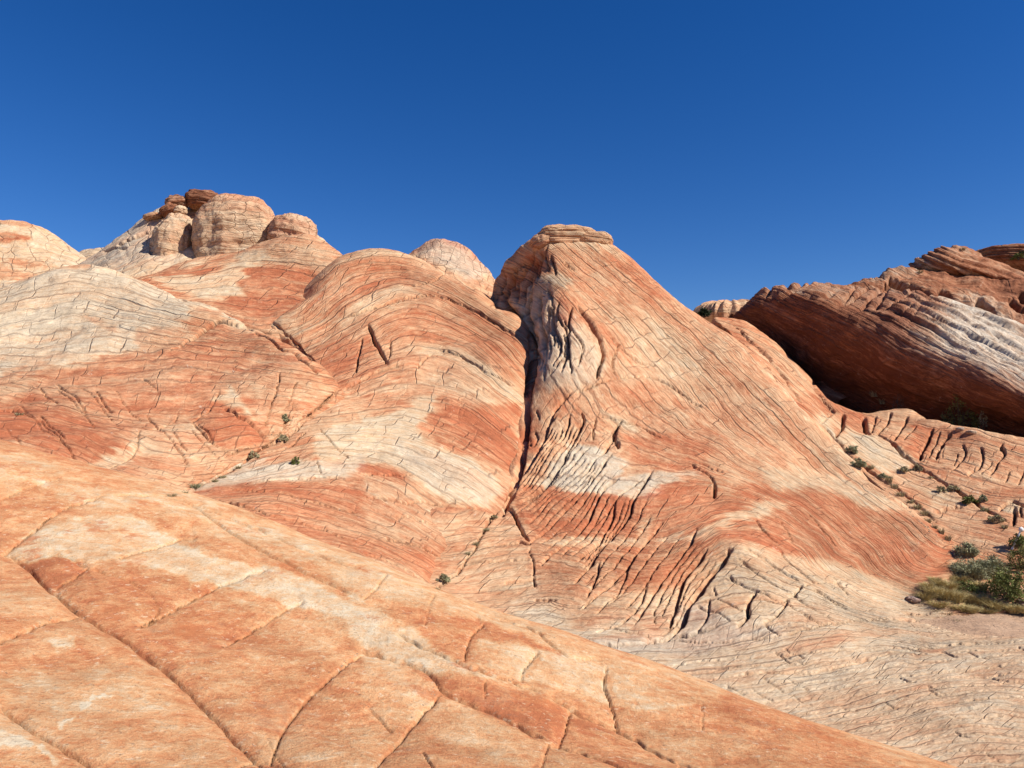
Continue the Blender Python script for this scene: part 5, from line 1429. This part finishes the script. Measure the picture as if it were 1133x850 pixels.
# under the overhang
shrub(1062, 448, 40, 50, P_yell, 'olive yellow shrub standing in the shade of the overhanging rock', n=1500, nc=40, leaf=1.1, dense=0.09, at_pt=at(1062, 478, 35.2))
shrub(994, 446, 14, 36, P_stem, 'thin twiggy plant left of the olive shrub in the shade', n=260, nc=18, leaf=0.6, at_pt=at(994, 460, 38.4))
shrub(1088, 458, 9, 36, P_sage, 'slender pale plant right of the olive shrub in the shade', n=260, nc=12, leaf=0.7, at_pt=at(1088, 480, 34.0))
tuft(966, 440, 14, 9, P_brown, 'low tuft in the shade left of the twiggy plant', None, 120)
tuft(975, 449, 12, 8, P_brown, 'low tuft just above the sunlit ridge below the overhang', None, 120)
# left gully
G2 = 'dark tufts along the left gully'
L2 = 'dark tuft in the gully between the left hill and the middle hill'
for x, y, w_, h_ in [(192, 546, 12, 6), (207, 543, 8, 5), (236, 531, 8, 5), (247, 526, 9, 5), (262, 516, 7, 5)]:
    tuft(x, y, w_, h_, P_brown, L2, G2, 130)
tuft(218, 537, 15, 7, P_sage, 'wide grey tuft nearest the lower end of the left gully', None, 160)
shrub(279, 504, 13, 7, P_brown, 'largest dark shrub in the left gully under the red striped spur', n=500, nc=16)
shrub(316, 486, 12, 7, P_brown, 'dark shrub higher up the left gully', n=420, nc=16)
shrub(318, 464, 9, 7, P_sage, 'grey shrub on the spur above the left gully', n=380, nc=14)
shrub(327, 511, 10, 8, P_green, 'single dark shrub in a pocket on the middle hill', n=420, nc=14)
tuft(20, 457, 10, 5, P_brown, 'dark tuft in a hollow on the red flank at the left edge', None, 110)
# central crevice
for x, y, w_, h_ in [(537, 585, 9, 5), (528, 601, 8, 5), (520, 611, 7, 4)]:
    tuft(x, y, w_, h_, P_brown, 'dark tuft in the joint below the central crevice', 'tufts in the central joint', 110)
shrub(549, 572, 10, 5, P_brown, 'dark shrub topmost in the joint below the central crevice', n=300, nc=12)
shrub(491, 641, 14, 9, P_sage, 'grey shrub at the bottom of the central joint by the near slab', n=600, nc=18)
tuft(486, 650, 8, 6, P_brown, 'small tuft under the grey shrub by the near slab', None, 90)
# skyline plants
shrub(779, 350, 15, 11, P_jun, 'dark green juniper in the notch on the skyline', name='juniper', cat='tree', n=900, nc=26, at_pt=at(779.5, 350.5, 60))
shrub(1127, 287, 16, 7, P_green, 'green bush on the skyline rock at the right edge', n=500, nc=18, at_pt=at(1127, 287, 57.5))
tuft(1065, 275, 7, 3, P_brown, 'tiny plant on top of the tilted skyline rock', None, 60)
tuft(1018, 299, 7, 4, P_brown, 'tiny plant at the left foot of the tilted skyline rock', None, 60)
tuft(1129, 280, 9, 4, P_jun, 'tiny dark plant above the green bush at the right edge', None, 60)


def litter():
    """countless bits of stone on the sand and in the cracks"""
    rs = np.random.RandomState(77)
    spots = []
    for _ in range(420):
        spots.append((rs.uniform(1005, 1150), rs.uniform(662, 702), rs.uniform(0.5, 1.5)))
    for _ in range(60):
        f = rs.uniform(0, 1)
        spots.append((945 + f * 110 + rs.normal(0, 2.5), 512 + f * 92 + rs.normal(0, 2), rs.uniform(0.5, 1.6)))
    for _ in range(50):
        f = rs.uniform(0, 1)
        spots.append((195 + f * 150 + rs.normal(0, 3), 547 - f * 92 + rs.normal(0, 3), rs.uniform(0.5, 1.4)))
    for a, b, n in (((306, 822), (395, 719), 26), ((255, 842), (288, 820), 12), ((42, 690), (90, 672), 10), ((488, 755), (421, 829), 8)):
        for _ in range(n):
            f = rs.uniform(0, 1)
            spots.append((a[0] + f * (b[0] - a[0]) + rs.normal(0, 1.2), a[1] + f * (b[1] - a[1]) + rs.normal(0, 1.2), rs.uniform(0.6, 1.7)))
    base = np.array([[1, 0, 0], [0.3, 0.9, 0], [-0.8, 0.6, 0], [-0.8, -0.6, 0], [0.3, -0.9, 0], [0, 0, 0.8], [0.2, 0.1, -0.7]])
    F = [[i, (i + 1) % 5, 5] for i in range(5)] + [[(i + 1) % 5, i, 6] for i in range(5)]
    V, Q = [], []
    for px, py, sz in spots:
        p = ground_at(px, py)
        r = sz * p[1] / FOC
        a = rs.uniform(0, 6.28)
        M = np.array([[math.cos(a), -math.sin(a), 0], [math.sin(a), math.cos(a), 0], [0, 0, 0.7]])
        b = (base * rs.uniform(0.7, 1.3, (7, 3))) @ M.T * r + p
        Q += [[len(V) + i for i in f] for f in F]
        V += list(b)
    me = raw_mesh('gravel', np.array(V), np.array(Q), {}, plain_mat('gravel_stone', (0.20, 0.12, 0.075), (0.50, 0.34, 0.22), 7), False)
    tag(link(bpy.data.objects.new('gravel', me)), 'loose stone litter on the sand and along the cracks', 'gravel', kind='stuff')


litter()


def stalk():
    p = ground_at(1117, 606)
    u = p[1] / FOC
    root = link(bpy.data.objects.new('bleached_stalk', None))
    root.location = p
    root.empty_display_size = 0.1
    tag(root, 'white bleached stalk with a knobby head leaning over the thicket', 'dead stalk')
    pts = [np.array([0, 0, -0.05]), np.array([4 * u, 0, 7 * u]), np.array([8 * u, 0, 14 * u]), np.array([11 * u, 0, 20 * u])]
    V, Q = [], []
    for i, q in enumerate(pts):
        r = (1.3 - 0.15 * i) * u
        for a in range(8):
            V.append(q + r * np.array([math.cos(a * math.pi / 4), math.sin(a * math.pi / 4), 0]))
    for i in range(3):
        for a in range(8):
            Q.append([i * 8 + a, i * 8 + (a + 1) % 8, i * 8 + 8 + (a + 1) % 8, i * 8 + 8 + a])
    link(bpy.data.objects.new('stem', raw_mesh('stem', np.array(V), np.array(Q), {}, P_bone)), root)
    th, ph = np.meshgrid(np.linspace(-1.5, 1.5, 9), np.linspace(0, 2 * np.pi, 12, endpoint=False), indexing='ij')
    D = np.c_[(np.cos(th) * np.cos(ph)).ravel(), (np.cos(th) * np.sin(ph)).ravel(), np.sin(th).ravel()]
    D = D * (1 + 0.35 * perlin(D[:, 0] * 2.3, D[:, 1] * 2.3, D[:, 2] * 2.3))[:, None] * np.array([2.6, 2.4, 2.8]) * u + np.array([11.5 * u, 0, 21 * u])
    link(bpy.data.objects.new('head', grid_mesh('head', D, 9, 12, {}, P_bone, wrap=True)), root)


stalk()
